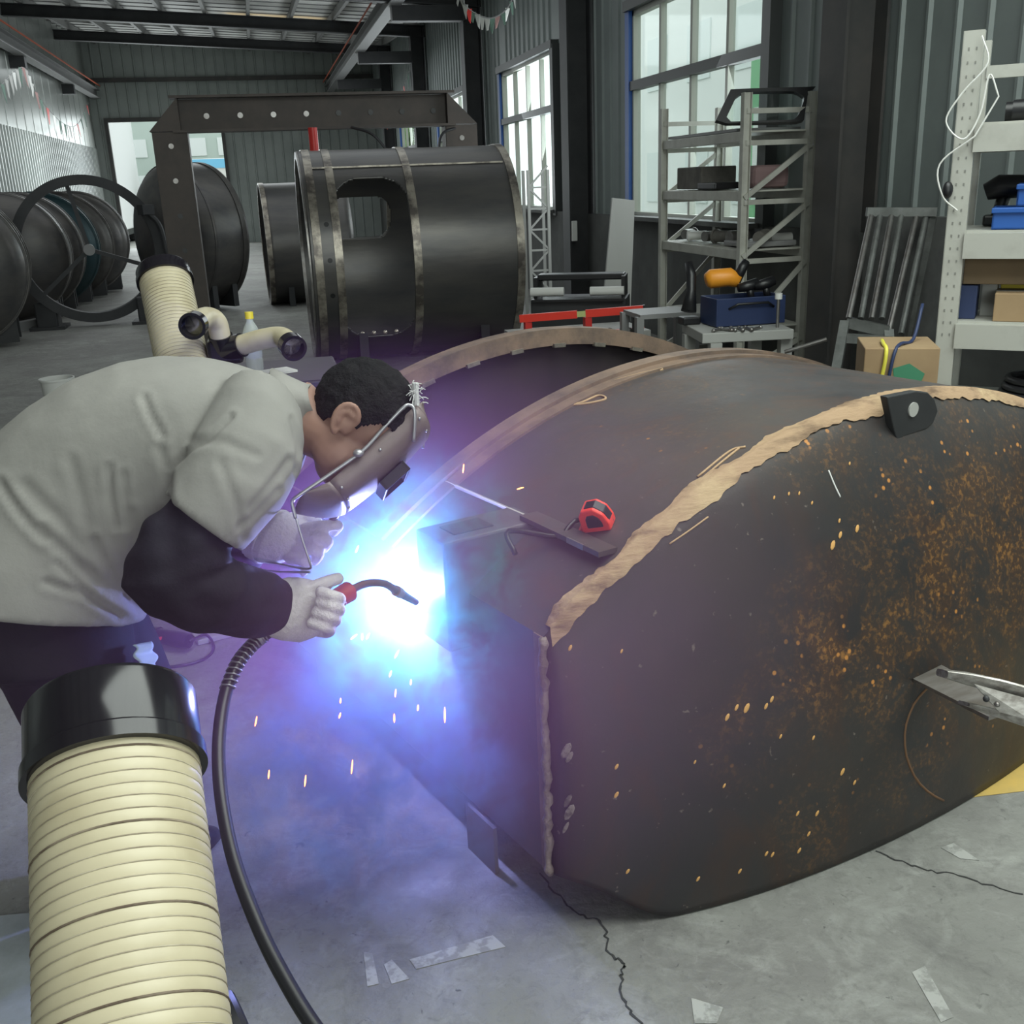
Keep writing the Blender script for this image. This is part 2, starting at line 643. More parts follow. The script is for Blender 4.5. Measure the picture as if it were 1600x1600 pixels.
# crane rails on brackets
def crane_rail(x, side, y0, y1, label):
    z = 4.67
    t = thing('crane_rail', label, 'crane rail', (x, y0, z-.3), kind='structure')
    mb = MB()
    mb.bar((x, y0, z), (x, y1, z), .22, .02).bar((x, y0, z-.24), (x, y1, z-.24), .22, .02).bar((x, y0, z-.12), (x, y1, z-.12), .02, .24)
    mb.bar((x, y0, z+.04), (x, y1, z+.04), .06, .06)
    obj('rail_beam', mb, mat('rail_grey', (.20, .20, .20), .55, .3), t)
    obj('power_strip', MB().bar((x-side*.13, y0, z+.12), (x-side*.13, y1, z+.12), .02, .03), mat('orange_strip', (.55, .12, .06), .5), t)
    for y in ROWS:
        if y < 12 or y > y1:
            continue
        mb = MB()
        xe = XL if side < 0 else 3.66
        mb.box(((x+xe)/2, y, z-.36), (abs(xe-x)+.1, .22, .24))
        obj('bracket', mb, M_dark, t)
    return t
crane_rail(2.52, 1, 12.2, YE-.1, 'grey crane rail with an orange strip carried on brackets from the dark columns')
crane_rail(-4.45, -1, -2, YE-.1, 'pale crane rail running along the pale sheet wall on black blocks')

# windows
M_wframe = mat('window_frame_paint', (.42, .43, .38), .5)
M_wbar = mat('window_mid_bar', (.075, .08, .08), .5)
for n, (a, c) in enumerate(WIN):
    w = thing('window_%d' % (n+1), None, None, (XW, (a+c)/2, SILL), kind='structure')
    mb = MB()
    fw = .05
    for y in (a+fw/2, c-fw/2):
        mb.box((XW, y, (SILL+HEAD)/2), (.08, fw, HEAD-SILL))
    for z in (SILL+fw/2, HEAD-fw/2):
        mb.box((XW, (a+c)/2, z), (.08, c-a, fw))
    for i in range(1, 4):
        y = a + (c-a)*i/4
        mb.box((XW, y, (SILL+HEAD)/2), (.06, .05, HEAD-SILL-.02))
    obj('window_frame', mb, M_wframe, w)
    obj('transom', MB().box((XW-.02, (a+c)/2, MIDZ), (.1, c-a, .09)), M_wbar, w)
    obj('jamb', MB().box((XW-.03, c+.05, (SILL+HEAD)/2), (.1, .12, HEAD-SILL+.1)), M_blue, w)
    mb = MB().box((XW-.04, a-.06, (SILL+HEAD)/2), (.12, .14, HEAD-SILL+.1)).box((XW-.05, (a+c)/2, HEAD+.05), (.12, c-a+.2, .1))
    obj('lintel', mb, M_wbar, w)
    obj('pane', MB().box((XW+.01, (a+c)/2, (SILL+HEAD)/2), (.006, c-a, HEAD-SILL)), M_glass, w)
    obj('window_sill', MB().box((XW-.08, (a+c)/2, SILL+.0), (.3, c-a+.1, .04)), M_dado, w)

# ------------------------------------------------------------------ outside
structure(obj('ground', MB().box((4, 20, -.35), (120, 120, .3)), mat('outside_ground', (.55, .56, .53), .8)))
def building(name, label, c, size, m, ny, nz_, face, wm):
    t = thing(name, label, 'building', (c[0], c[1], -.2))
    obj('wall', MB().box(c, size), m, t)
    for i in range(ny):
        for j in range(nz_):
            if face == 'x':
                y = c[1]-size[1]/2 + size[1]*(i+.5)/ny
                z = c[2]-size[2]/2 + size[2]*(j+.5)/nz_
                q = MB().box((c[0]-size[0]/2-.01, y, z), (.06, size[1]/ny*.5, size[2]/nz_*.45))
            else:
                x = c[0]-size[0]/2 + size[0]*(i+.5)/ny
                z = c[2]-size[2]/2 + size[2]*(j+.5)/nz_
                q = MB().box((x, c[1]-size[1]/2-.01, z), (size[0]/ny*.6, .06, size[2]/nz_*.5))
            obj('window', q, wm, t)
    return t
M_bld = mat('pale_facade', (.78, .80, .78), .8)
M_bwin = mat('facade_window', (.66, .71, .70), .4)
building('office_block', 'pale office block with rows of windows seen through the big shop window', (17, 22, 5), (8, 40, 10.4), M_bld, 12, 3, 'x', M_bwin)
building('green_shed', 'green sheet shed outside behind the cream rack window', (11.6, 19.2, 1.9), (2.6, 4.2, 4.3), mat('green_sheet', (.22, .52, .27), .6), 4, 1, 'x', M_bld)
building('glass_block_building', 'building of grey green glass blocks seen through the far door', (-3.0, 52, 5), (5, 5, 10.4), mat('grey_green_blocks', (.42, .50, .46), .6), 4, 7, 'y', M_bwin)
t = thing('truck', 'tall white box truck parked outside the far door', 'truck', (-6.6, 44, -.2))
obj('body', MB().box((-6.6, 44, 2.5), (3.6, 7, 4.2), bev=.05), mat('truck_white', (.85, .87, .88), .5), t)
obj('chassis', MB().box((-6.6, 44, .35), (3.2, 6.6, .4)), M_dark, t)
for xx in (-8.0, -5.2):
    for yy in (41.6, 46):
        obj('wheel', MB().cyl((xx-.15, yy, .3), (xx+.15, yy, .3), .5), M_rubber, t)
t = thing('van', 'white van with a pale blue stripe parked outside the far door', 'van', (-1.2, 46, -.2))
obj('body', MB().box((-1.2, 46, 1.6), (4.6, 2, 2.6), bev=.2), M_white, t)
obj('stripe', MB().box((-1.2, 44.98, 2.7), (4.3, .03, .35)), mat('sky_blue_stripe', (.2, .55, .8), .5), t)
for xx in (-2.6, .3):
    obj('wheel', MB().cyl((xx, 44.95, .15), (xx, 45.2, .15), .38), M_rubber, t)
def tree(loc, h, label):
    t = thing('tree', label, 'tree', loc, group='trees outside')
    obj('trunk', MB().cyl(loc, (loc[0], loc[1], loc[2]+h*.6), .15), M_carddark, t)
    mb = MB()
    rnd = random.Random(loc[0])
    for i in range(26):
        a = rnd.uniform(0, 6.28)
        q = rnd.uniform(0, 1.3)
        mb.ball((loc[0]+math.cos(a)*q, loc[1]+math.sin(a)*q, loc[2]+h*rnd.uniform(.4, 1)), rnd.uniform(.4, .7), 8)
    obj('crown', mb, mat('tree_leaves', (.10, .20, .06), .8, 0, (.2, .32, .12), 3), t)
tree((2.9, 51, -.2), 5.5, 'leafy green tree outside beyond the white van')
tree((7.4, 56, -.2), 5.0, 'leafy green tree outside beyond the door leaf')

# ================================================================== THE STEEL SHELL ON THE FLOOR
TA = Vector((-.33594, .94188, 0))      # along the shell, away from the camera
TU = Vector((-.94188, -.33594, 0))     # across, towards the welder
TC = Vector((1.4844, 2.2236, 0))
TZ, TR, UW = -.7276, 1.7843, 1.07
def T(u, z, L):
    return TC + TU*u + TA*L + Vector((0, 0, z))
def ztop(u, dr=0.):
    return TZ + math.sqrt((TR+dr)**2 - u*u)
def bulge(u, v):
    q = max(0., 1-(u/UW)**2)
    return .275*q**.55*max(0., 1-(1-v)**2)**.75
def zbot(u):
    t = min(1, max(0, (abs(u)-.84)/.22))
    return .004 + .116*t*t*(3-2*t)
def dome(u, v, off=0.):
    z = ztop(u)*(1-v) + zbot(u)*v
    p = T(u, z, -bulge(u, v))
    if off:
        e = 1e-3
        z2 = ztop(u)*(1-v-e) + zbot(u)*(v+e)
        pv = T(u, z2, -bulge(u, v+e)) - p
        pu = T(u-e, ztop(u-e)*(1-v)+zbot(u-e)*v, -bulge(u-e, v)) - p
        n = pv.cross(pu)
        n.normalize()
        if n.dot(TA) > 0:
            n = -n
        p = p + n*off
    return p

def steel_material(name, rust, k=1.0):
    """mill scale with rust; rust: list of (point, radius, weight) where the plate has rusted"""
    m = bpy.data.materials.new(name)
    m.use_nodes = True
    nt = m.node_tree
    N = nt.nodes.new
    b = nt.nodes['Principled BSDF']
    tc = N('ShaderNodeTexCoord')
    def math_(op, a, c=None):
        x = N('ShaderNodeMath')
        x.operation = op
        x.use_clamp = False
        for k, v in ((0, a), (1, c)):
            if v is None:
                continue
            if isinstance(v, (int, float)):
                x.inputs[k].default_value = v
            else:
                nt.links.new(v, x.inputs[k])
        return x.outputs[0]
    def nz(sc, det=8, rough=.6, dist=0., st=(1, 1, 1)):
        mp = N('ShaderNodeMapping')
        mp.inputs['Scale'].default_value = st
        nt.links.new(tc.outputs['Object'], mp.inputs[0])
        n = N('ShaderNodeTexNoise')
        n.inputs['Scale'].default_value = sc
        n.inputs['Detail'].default_value = det
        n.inputs['Roughness'].default_value = rough
        n.inputs['Distortion'].default_value = dist
        nt.links.new(mp.outputs[0], n.inputs['Vector'])
        return n.outputs[0]
    def rng(v, a, c, t0=0., t1=1.):
        r = N('ShaderNodeMapRange')
        for k, q in (('From Min', a), ('From Max', c), ('To Min', t0), ('To Max', t1)):
            r.inputs[k].default_value = q
        nt.links.new(v, r.inputs['Value'])
        return r.outputs[0]
    def mix(f, a, c):
        x = N('ShaderNodeMix')
        x.data_type = 'RGBA'
        nt.links.new(f, x.inputs[0])
        for k, v in ((6, a), (7, c)):
            if isinstance(v, tuple):
                x.inputs[k].default_value = (*v, 1)
            else:
                nt.links.new(v, x.inputs[k])
        return x.outputs[2]
    c = mix(rng(nz(1.6, 7, .6, .5), .35, .65), (.036*k, .035*k, .037*k), (.050*k, .042*k, .038*k))
    c = mix(rng(nz(5, 9, .7, 1.0, (1, 1, .35)), .50, .70, 0, .65), c, (.066*k, .037*k, .027*k))
    c = mix(rng(nz(60, 3, .5), .7, .76, 0, .6), c, (.24, .2, .17))
    # rusted zones
    tot = None
    for (p, r, w) in rust:
        d = N('ShaderNodeVectorMath')
        d.operation = 'DISTANCE'
        nt.links.new(tc.outputs['Object'], d.inputs[0])
        d.inputs[1].default_value = p
        q = rng(d.outputs['Value'], 0, r, w, 0)
        tot = q if tot is None else math_('MAXIMUM', tot, q)
    if tot is not None:
        big = rng(nz(7, 10, .72, .8), .42, .66)
        fine = rng(nz(75, 5, .6, .3), .50, .62)
        f1 = math_('MULTIPLY', tot, big)
        c = mix(f1, c, (.115, .058, .028))
        f2 = math_('MULTIPLY', math_('MULTIPLY', f1, fine), 1.0)
        c = mix(f2, c, (.46, .22, .06))
        vo = N('ShaderNodeTexVoronoi')
        vo.inputs['Scale'].default_value = 34
        nt.links.new(tc.outputs['Object'], vo.inputs['Vector'])
        spot = rng(vo.outputs['Distance'], .14, .22, 1, 0)
        gate = rng(nz(6, 3), .56, .62)
        c = mix(math_('MULTIPLY', math_('MULTIPLY', spot, gate), rng(tot, 0, .25, .0, .95)), c, (.62, .27, .07))
    nt.links.new(c, b.inputs['Base Color'])
    b.inputs['Metallic'].default_value = .25
    nt.links.new(rng(nz(4, 6), .3, .7, .36, .58), b.inputs['Roughness'])
    bp = N('ShaderNodeBump')
    bp.inputs['Strength'].default_value = .18
    bp.inputs['Distance'].default_value = .006
    nt.links.new(nz(18, 8, .65), bp.inputs['Height'])
    nt.links.new(bp.outputs[0], b.inputs['Normal'])
    return m

def on_dome(x, y):
    """the dome point under a pixel of the photo's own view (for laying out marks on the plate)"""
    best = None
    for i in range(81):
        for j in range(61):
            u = UW*(1-2*i/80)*.999
            v = j/60
            p = dome(u, v) - CAMP
            D = p.dot(_f)
            q = (800+FPX*p.dot(_r)/D - x)**2 + (800-FPX*p.dot(_u)/D - y)**2
            if best is None or q < best[0]-1e-9:
                best = (q, u, v)
    _, bu, bv = best
    su, sv = UW/40, 1/60
    for it in range(7):
        cand = []
        for du in (-1, 0, 1):
            for dv in (-1, 0, 1):
                u, v = max(-UW, min(UW, bu+du*su)), max(0, min(1, bv+dv*sv))
                p = dome(u, v) - CAMP
                D = p.dot(_f)
                cand.append(((800+FPX*p.dot(_r)/D - x)**2 + (800-FPX*p.dot(_u)/D - y)**2 + 1e4*(D > 2.6), u, v))
        _, bu, bv = min(cand)
        su *= .6
        sv *= .6
    return bu, bv
_domecache = None
tank_loc = Vector((TC.x, TC.y, 0))
tank = thing('tank_section', 'big dark rusty steel tank section with domed end being welded on the floor', 'tank', tank_loc)
rust = []
for (x, y, r, w) in ((1480, 900, .30, 1.0), (1560, 860, .32, 1.0), (1300, 1000, .17, .95), (1420, 980, .26, .95), (1590, 740, .18, .5), (1480, 1010, .2, .9),
                     (1560, 960, .25, .95), (1260, 1060, .16, .55), (1280, 1290, .13, .45), (1420, 1220, .13, .5), (1300, 700, .10, .45), (1240, 720, .07, .4), (1180, 1130, .14, .4), (1500, 650, .12, .45)):
    u, v = on_dome(x, y)
    p = dome(u, v) - tank_loc
    rust.append(((p.x, p.y, p.z), r*1.35, w*.95))
M_dome = steel_material('rusty_mill_scale', rust)
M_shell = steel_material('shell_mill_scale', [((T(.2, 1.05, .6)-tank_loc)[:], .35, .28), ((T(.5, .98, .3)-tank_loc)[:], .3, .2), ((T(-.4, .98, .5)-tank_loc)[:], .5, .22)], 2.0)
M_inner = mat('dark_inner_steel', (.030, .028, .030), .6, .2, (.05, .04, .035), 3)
M_grind = mat('ground_rust_band', (.37, .245, .145), .75, 0, (.14, .085, .05), 16, stretch=(.35, .9, 1.6), lo=.47, hi=.66, bump=.35, bscale=40, col3=(.46, .33, .19), scale3=5., lo3=.5, hi3=.62)
M_rim = mat('brown_rim', (.24, .165, .12), .6, .15, (.12, .09, .075), 9, lo=.4, hi=.65, bump=.15)
M_bead = mat('weld_bead_grey', (.26, .215, .185), .5, .3, (.14, .11, .095), 14, bump=.5, bscale=60)

LS, LF = .79, 1.56
# domed end
obj('domed_end', MB().grid(lambda i, j: dome(UW*(1-2*i), j), 72, 40), M_dome, tank, smooth=True, solid=.005)
# curved top shell (between the ground seam and the opening) with a real plate thickness
def arcs(L0, L1, r0, r1, n=60):
    mb = MB()
    umax = UW
    def f(i, j):
        q = [(L0, r1), (L1, r1), (L1, r0), (L0, r0), (L0, r1)][int(round(j*4))]
        th = math.asin(umax/TR)*(1-2*i)
        u = (TR+q[1])*math.sin(th)
        return T(u, TZ+(TR+q[1])*math.cos(th), q[0])
    return mb.grid(f, n, 4)
obj('curved_shell', arcs(0, LS, -.012, 0), M_shell, tank, smooth=True, auto=.5)
obj('opening_rim', arcs(LS-.055, LS+.005, -.02, .018), M_rim, tank, smooth=True, auto=.5)
obj('opening_rim', arcs(LS-.105, LS-.055, -.012, .007), M_rim, tank, smooth=True, auto=.5)
ring = obj('end_ring', arcs(LF-.02, LF+.05, -.05, .012), M_rim, tank, smooth=True, auto=.5)
for k in range(9):
    th = .52 - k*.11
    mb = MB()
    mb.bar(T(TR*math.sin(th)*.972, TZ+TR*math.cos(th)*.972, LF-.022), T(TR*math.sin(th-.03)*.972, TZ+TR*math.cos(th-.03)*.972, LF-.022), .018, .014)
    obj('tack_weld', mb, M_band, ring)
# side plates, floor plate, closed far end
for sgn in (1, -1):
    U = sgn*UW
    zt = ztop(UW)
    mb = MB().prism([T(U, .12, 0), T(U, zt, 0), T(U, zt, LF+.05), T(U, .12, LF+.05)], TU*(-.012*sgn))
    obj('side_plate', mb, M_shell, tank)
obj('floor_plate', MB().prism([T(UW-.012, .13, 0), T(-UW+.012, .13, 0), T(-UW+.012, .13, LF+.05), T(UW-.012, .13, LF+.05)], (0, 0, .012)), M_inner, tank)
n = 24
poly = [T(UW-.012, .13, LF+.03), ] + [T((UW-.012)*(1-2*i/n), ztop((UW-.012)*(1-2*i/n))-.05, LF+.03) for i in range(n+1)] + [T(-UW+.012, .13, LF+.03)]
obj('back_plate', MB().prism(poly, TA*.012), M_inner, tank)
# ground, tan weld seam: shell side and dome side in one ragged band
rnd = random.Random(5)
def seam():
    t = bmesh.new()
    rows = []
    n = 240
    for i in range(n+1):
        th = math.asin(UW*.985/TR)*(1-2*i/n)
        u = TR*math.sin(th)
        w1 = .018+.03*noise.noise((i*.07, 0, 0))+.02*abs(noise.noise((i*.31, 4, 0)))
        w2 = .036+.022*noise.noise((i*.05, 9, 0))+.010*noise.noise((i*.33, 2, 0))
        if i/n > .55:
            w1 *= .8
        row = []
        for k in range(4):
            L = w1*(1-k/3)
            row.append(t.verts.new(T(u, ztop(u, .0055), L-.004)))
        h = max(.2, ztop(u)-zbot(u))
        for k in range(1, 6):
            s = max(.008, w2)*k/5
            v = .0
            # walk down the dome by arc length s
            d = 0.
            pp = dome(u, 0)
            while d < s and v < .3:
                v += .0005
                qn = dome(u, v)
                d += (qn-pp).length
                pp = qn
            row.append(t.verts.new(dome(u, v, .0055)))
        rows.append(row)
    for A, B in zip(rows, rows[1:]):
        for k in range(len(A)-1):
            t.faces.new((A[k], A[k+1], B[k+1], B[k]))
    mb = MB()
    mb._add(t)
    return mb
obj('ground_seam', seam(), M_grind, tank, smooth=True)
# scratched tan strokes beside the seam
def dome_line(pts, w, m, name, shell=False):
    P = []
    for (x, y) in pts:
        if shell:
            # on the curved shell
            d = ray(x, y)
            lo = None
            for k in range(1500, 4200):
                p = CAMP + d*(k/1000)
                q = p - TC
                if (Vector((q.dot(TU), p.z - TZ, 0))).length < TR+.002:
                    lo = p
                    break
            P.append(lo)
        else:
            u, v = on_dome(x, y)
            P.append(dome(u, v, .0035))
    if None in P:
        return
    P = smoothpath(P, 6) if len(P) > 2 else P
    obj(name, MB().tube(P, w, 6), m, tank, smooth=True)
M_scribe = mat('tan_scratch', (.45, .30, .17), .8)
dome_line(((858, 632), (905, 632), (945, 624), (935, 618), (905, 630), (870, 635), (893, 622), (902, 615)), .0035, M_scribe, 'scribed_mark', True)
dome_line(((735, 720), (755, 695), (800, 668), (770, 684)), .002, M_scribe, 'scribed_mark', True)
dome_line(((1090, 745), (1140, 705), (1165, 698)), .003, M_scribe, 'scribed_mark', True)
dome_line(((1080, 762), (1130, 720), (1155, 700)), .003, M_scribe, 'scribed_mark', True)
dome_line(((960, 596), (1000, 585), (1035, 577)), .006, M_scribe, 'scribed_mark', True)
dome_line(((1293, 735), (1302, 757), (1311, 777)), .002, M_white, 'scribed_mark')
dome_line(((1045, 850), (1075, 830), (1105, 808)), .002, M_scribe, 'scribed_mark')
# rust nicks on the dome and grey smears by the weld
M_nick = mat('orange_rust_nick', (.60, .33, .11), .85)
M_smear = mat('grey_smear', (.21, .18, .16), .8, 0, (.08, .065, .06), 60, lo=.45, hi=.6)
rnd = random.Random(11)
def nick(x, y, s, m, name='rust_nick', el=2.0):
    u, v = on_dome(x, y)
    p = dome(u, v, .0032)
    q = dome(u, min(1, v+.01), .0032)
    n_ = (dome(u, v, .02)-p).normalized()
    d = ((q-p).normalized()*.8 + TU*.6).normalized()
    d = (d-n_*d.dot(n_)).normalized()
    e = n_.cross(d)
    M = Matrix(((d.x, e.x, n_.x, 0), (d.y, e.y, n_.y, 0), (d.z, e.z, n_.z, 0), (0, 0, 0, 1)))
    return MB().ball(p, (s*el/2, s/2, .0015), 8, M)
spots = [(1135, 1120, 9), (1150, 1105, 8), (1165, 1106, 12), (1196, 1103, 8), (1205, 1092, 8), (1130, 1227, 6), (1315, 1205, 10), (1334, 1222, 7), (1245, 1270, 7), (1275, 1270, 8),
         (1262, 1302, 7), (1247, 1328, 8), (1196, 1333, 7), (1206, 1334, 7), (890, 1012, 7), (970, 1017, 5), (1085, 1190, 5), (963, 1197, 7), (963, 1241, 8), (980, 1360, 7),
         (1300, 852, 12), (1311, 836, 9), (1338, 826, 10), (1208, 778, 5), (1231, 772, 5), (1247, 771, 5), (1326, 725, 5), (1267, 786, 5), (1310, 814, 6), (1090, 1372, 7), (1155, 1360, 7), (1218, 1150, 6), (1270, 1152, 6)]
for (x, y, s) in spots:
    obj('rust_nick', nick(x, y, s*.00105, M_nick), M_nick, tank, smooth=True)
for (x, y, s, el) in ((884, 1172, .018, 2.4), (890, 1182, .012, 2.6), (888, 1250, .012, 3.2), (890, 1268, .018, 2.6), (884, 1292, .009, 4)):
    obj('grey_smear', nick(x, y, s, M_smear, el=el), M_smear, tank, smooth=True)
# weld bead down the corner of the side plate
P = [T(UW+.004, .12+(ztop(UW)-.12)*(1-i/40), -.004) + Vector((rnd.uniform(-.003, .003), rnd.uniform(-.003, .003), 0)) for i in range(41)]
obj('corner_bead', MB().tube(P, [.009+rnd.uniform(-.002, .003) for _ in P], 10), M_bead, tank, smooth=True)
obj('corner_seam', MB().prism([T(UW+.0, .12, -.004), T(UW+.0, ztop(UW), -.004), T(UW+.0, ztop(UW), .032), T(UW+.0, .12, .026)], TU*.003), M_rim, tank)
for q in (-1,):
    P = [T(-UW-.004, .12+(ztop(UW)-.12)*(1-i/20), -.004) for i in range(21)]
    obj('corner_bead', MB().tube(P, .011, 8), M_bead, tank, smooth=True)
# bright cut edge of the patch plate and the bar that runs on to the seam
def shell_pt(x, y, off=0.):
    d = ray(x, y)
    lo, hi = 1.2, 5.
    k = lo
    while k < hi:
        p = CAMP + d*k
        q = p - TC
        if math.hypot(q.dot(TU), p.z-TZ) < TR+off:
            return p
        k += .002
    return None
e0, e1 = shell_pt(680, 746, .004), shell_pt(819, 806, .004)
obj('cut_edge', MB().bar(e0, e1, .006, .008), mat('bright_cut_edge', (.62, .6, .55), .5, .3), tank)
e2, e3 = shell_pt(826, 808, .012), shell_pt(950, 866, .012)
obj('flat_bar', MB().bar(e2+Vector((0, 0, .004)), e3+Vector((0, 0, .004)), .05, .012), M_shell, tank)
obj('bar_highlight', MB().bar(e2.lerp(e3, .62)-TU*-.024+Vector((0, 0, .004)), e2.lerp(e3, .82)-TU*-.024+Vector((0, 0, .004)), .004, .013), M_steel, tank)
# square tube stub with inset top
tb = obj('square_tube', MB().box(T(.95, .70, .365), (.36, .135, .27), math.atan2(TU.y, TU.x), bev=.006), mat('tube_steel', (.14, .13, .14), .5, .25, (.09, .085, .09), 4), tank)
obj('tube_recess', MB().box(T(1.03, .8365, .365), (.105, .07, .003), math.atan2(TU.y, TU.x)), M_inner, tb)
# lifting lug
lp = T(0, 0, -.05)
def on_plane_L(x, y, L):
    d = ray(x, y)
    k = (TC+TA*L-CAMP).dot(TA)/d.dot(TA)
    return CAMP + d*k
lug = [on_plane_L(*q, -.05) for q in ((1374, 618), (1420, 609), (1438, 611), (1449, 622), (1454, 640), (1447, 658), (1436, 668), (1400, 680), (1394, 694), (1386, 672))]
lg = obj('lifting_lug', MB().prism(lug, TA*-.022), M_dark, tank, bevel=.003)
hc = on_plane_L(1427, 640, -.074)
obj('lug_hole', MB().ring(hc, TA, .012, .018, .004, 24).cyl(hc+TA*.001, hc-TA*.002, .012), M_lgrey, lg)
# curved brown line on the dome and the angle bracket that the clamp grips
P = []
for k in range(17):
    th = PI*.55 + k/16*PI*.85
    u, v = on_dome(1500+88*math.cos(th), 1155-100*math.sin(th))
    P.append(dome(u, v, .002))
obj('curved_outline', MB().tube(P, .0035, 6), mat('brown_outline', (.16, .085, .045), .8), tank, smooth=True)
ub, vb = on_dome(1455, 1062)
bp = dome(ub, vb)
bo = (dome(ub, vb, .1)-bp).normalized()
br0, br1, br2, br3 = px(1418, 1056, (bp-CAMP).dot(_f)+.02), px(1470, 1038, (bp-CAMP).dot(_f)+.02), px(1590, 1105, 1.86), px(1545, 1120, 1.86)
obj('angle_bracket', MB().prism([br0, br1, br2, br3], (0, 0, -.008)), mat('bracket_steel', (.30, .285, .27), .5, .4, (.16, .14, .12), 8), tank)
# legs under the shell
for (L0, L1, sg) in ((.20, .33, 1), (1.2, 1.4, 1), (1.2, 1.4, -1), (.13, .3, -1)):
    U = sg*(UW-.03) if (sg < 0 or L0 > 1) else UW+.015
    mb = MB().prism([T(U, 0, L0), T(U, .13, L0), T(U, .13, L1), T(U, 0, L1)], TU*.01)
    if U < UW:
        mb.prism([T(U, 0, L0), T(U, .13, L0), T(U-sg*.07, .13, L0), T(U-sg*.07, 0, L0)], TA*.01)
    obj('support_foot', mb, mat('foot_steel', (.15, .135, .14), .45, .4), tank)

# earth clamp gripping the bracket
cl = thing('earth_clamp', 'worn grey steel earth clamp biting the bracket on the domed end', 'clamp', px(1540, 1085, 1.84))
M_clamp = mat('worn_clamp_steel', (.50, .48, .45), .38, .6, (.22, .2, .18), 16, stretch=(1, 4, 4))
D = 1.86
up = [px(1472, 1052, D), px(1510, 1060, D-.015), px(1560, 1072, D-.03), px(1640, 1094, D-.05)]
obj('upper_jaw', MB().loft([(p, Vector((0, 0, 1))*h, (_f*.9-_r*.2)*.019) for p, h in zip(up, (.008, .013, .015, .015))], 12, sup=4), M_clamp, cl, smooth=True, auto=.7)
lo_ = [px(1506, 1099, D), px(1550, 1112, D-.02), px(1600, 1128, D-.04), px(1650, 1142, D-.05)]
obj('lower_jaw', MB().loft([(p, Vector((0, 0, 1))*h, (_f*.9-_r*.2)*.018) for p, h in zip(lo_, (.004, .008, .009, .009))], 12, sup=4), M_clamp, cl, smooth=True, auto=.7)
obj('cheek_plate', MB().prism([px(1520, 1068, D-.04), px(1600, 1090, D-.06), px(1610, 1125, D-.06), px(1560, 1112, D-.045)], -_f*.004), M_clamp, cl)
obj('rivet', MB().ball(px(1541, 1092, D-.052), .006, 10), M_dark, cl, smooth=True)
obj('rivet', MB().ball(px(1558, 1101, D-.052), .005, 10), M_steel, cl, smooth=True)
obj('spring', MB().tube([px(1590+8*math.cos(k*.8), 1115+6*math.sin(k*.8), D-.045+k*.0006) for k in range(40)], .002, 6), M_dark, cl, smooth=True)

# tape measure lying on the shell
tp = thing('tape_measure', 'small red tape measure with black grips lying on the curved shell', 'tape measure', shell_pt(940, 830))
tm = shell_pt(938, 822, .0)
nrm = Vector((tm-TC).dot(TU)*TU + Vector((0, 0, tm.z-TZ))).normalized()
ax = TA.copy()
ay = nrm.cross(ax)
def tq(a, c, h):
    return tm + ax*a + ay*c + nrm*h
ca, sa = math.cos(.55), math.sin(.55)
prof = [(-.034, 0), (.036, 0), (.036, .012), (.030, .046), (.018, .062), (-.012, .064), (-.030, .046), (-.036, .02)]
def tpt(p, q, w):
    return tq(p*ca-w*sa, p*sa+w*ca, q)
mb = MB().prism([tpt(p, q, -.021) for p, q in prof], tpt(0, 0, .042)-tpt(0, 0, 0))
obj('case', mb, mat('tape_red', (.85, .06, .035), .4), tp, bevel=.004)
mb = MB().prism([tpt(p*.55-.002, q*.55+.014, -.0225) for p, q in prof], tpt(0, 0, .0455)-tpt(0, 0, 0))
mb.prism([tpt(p, q, -.0125) for p, q in ((-.0365, .022), (-.031, .0475), (-.0125, .0655), (.012, .0645), (.012, .06), (-.028, .04))], tpt(0, 0, .025)-tpt(0, 0, 0))
obj('grip', mb, M_black, tp, bevel=.002)
mb = MB().prism([tpt(p, q, -.014) for p, q in ((.034, .0), (.052, .0), (.052, .003), (.036, .010))], tpt(0, 0, .028)-tpt(0, 0, 0))
obj('mouth', mb, M_red, tp)
sp = [shell_pt(905, 812, .012), shell_pt(890, 822, .018), shell_pt(870, 838, .02), T(.98, .842, .26), T(.99, .80, .22)]
obj('strap', MB().tube(smoothpath([tpt(-.034, .012, 0)]+sp, 5), .0065, 8), M_black, tp, smooth=True)

# ================================================================== THE WELDER
FW = _f
def sec(a, b, D, w, D2=None):
    """cross-section between two outline points (near depth D), half thickness w along the depth"""
    A, B = px(a[0], a[1], D), px(b[0], b[1], D2 or D)
    return ((A+B)/2, (A-B)/2, w)
def lsecs(L, k=1.0, kw=1.0):
    """sections -> loft tuples; depth axis perpendicular to the outline axis and the path"""
    out = []
    for i, (c, a, w) in enumerate(L):
        p = L[max(0, i-1)][0]
        q = L[min(len(L)-1, i+1)][0]
        t = (q-p).normalized()
        b = t.cross(a).normalized()
        out.append((c, a*k, b*w*kw))
    return out
torso = [sec((-125, 930), (214, 974), 2.05, .205), sec((-100, 830), (228, 938), 2.05, .205), sec((-55, 740), (246, 915), 2.05, .20),
         sec((0, 686), (268, 895), 2.05, .20), sec((60, 635), (303, 872), 2.05, .205), sec((130, 592), (340, 852), 2.05, .21),
         sec((200, 567), (380, 830), 2.05, .215), sec((265, 559), (418, 800), 2.05, .215), sec((330, 561), (448, 765), 2.05, .205),
         sec((385, 573), (466, 730), 2.05, .18), sec((432, 590), (478, 702), 2.05, .115), sec((462, 601), (484, 672), 2.05, .075)]
sleeveN = [sec((352, 618), (472, 650), 1.93, .10), sec((330, 640), (475, 690), 1.90, .105), sec((308, 682), (472, 728), 1.87, .10), sec((284, 728), (440, 790), 1.85, .095), sec((260, 772), (376, 862), 1.84, .088)]
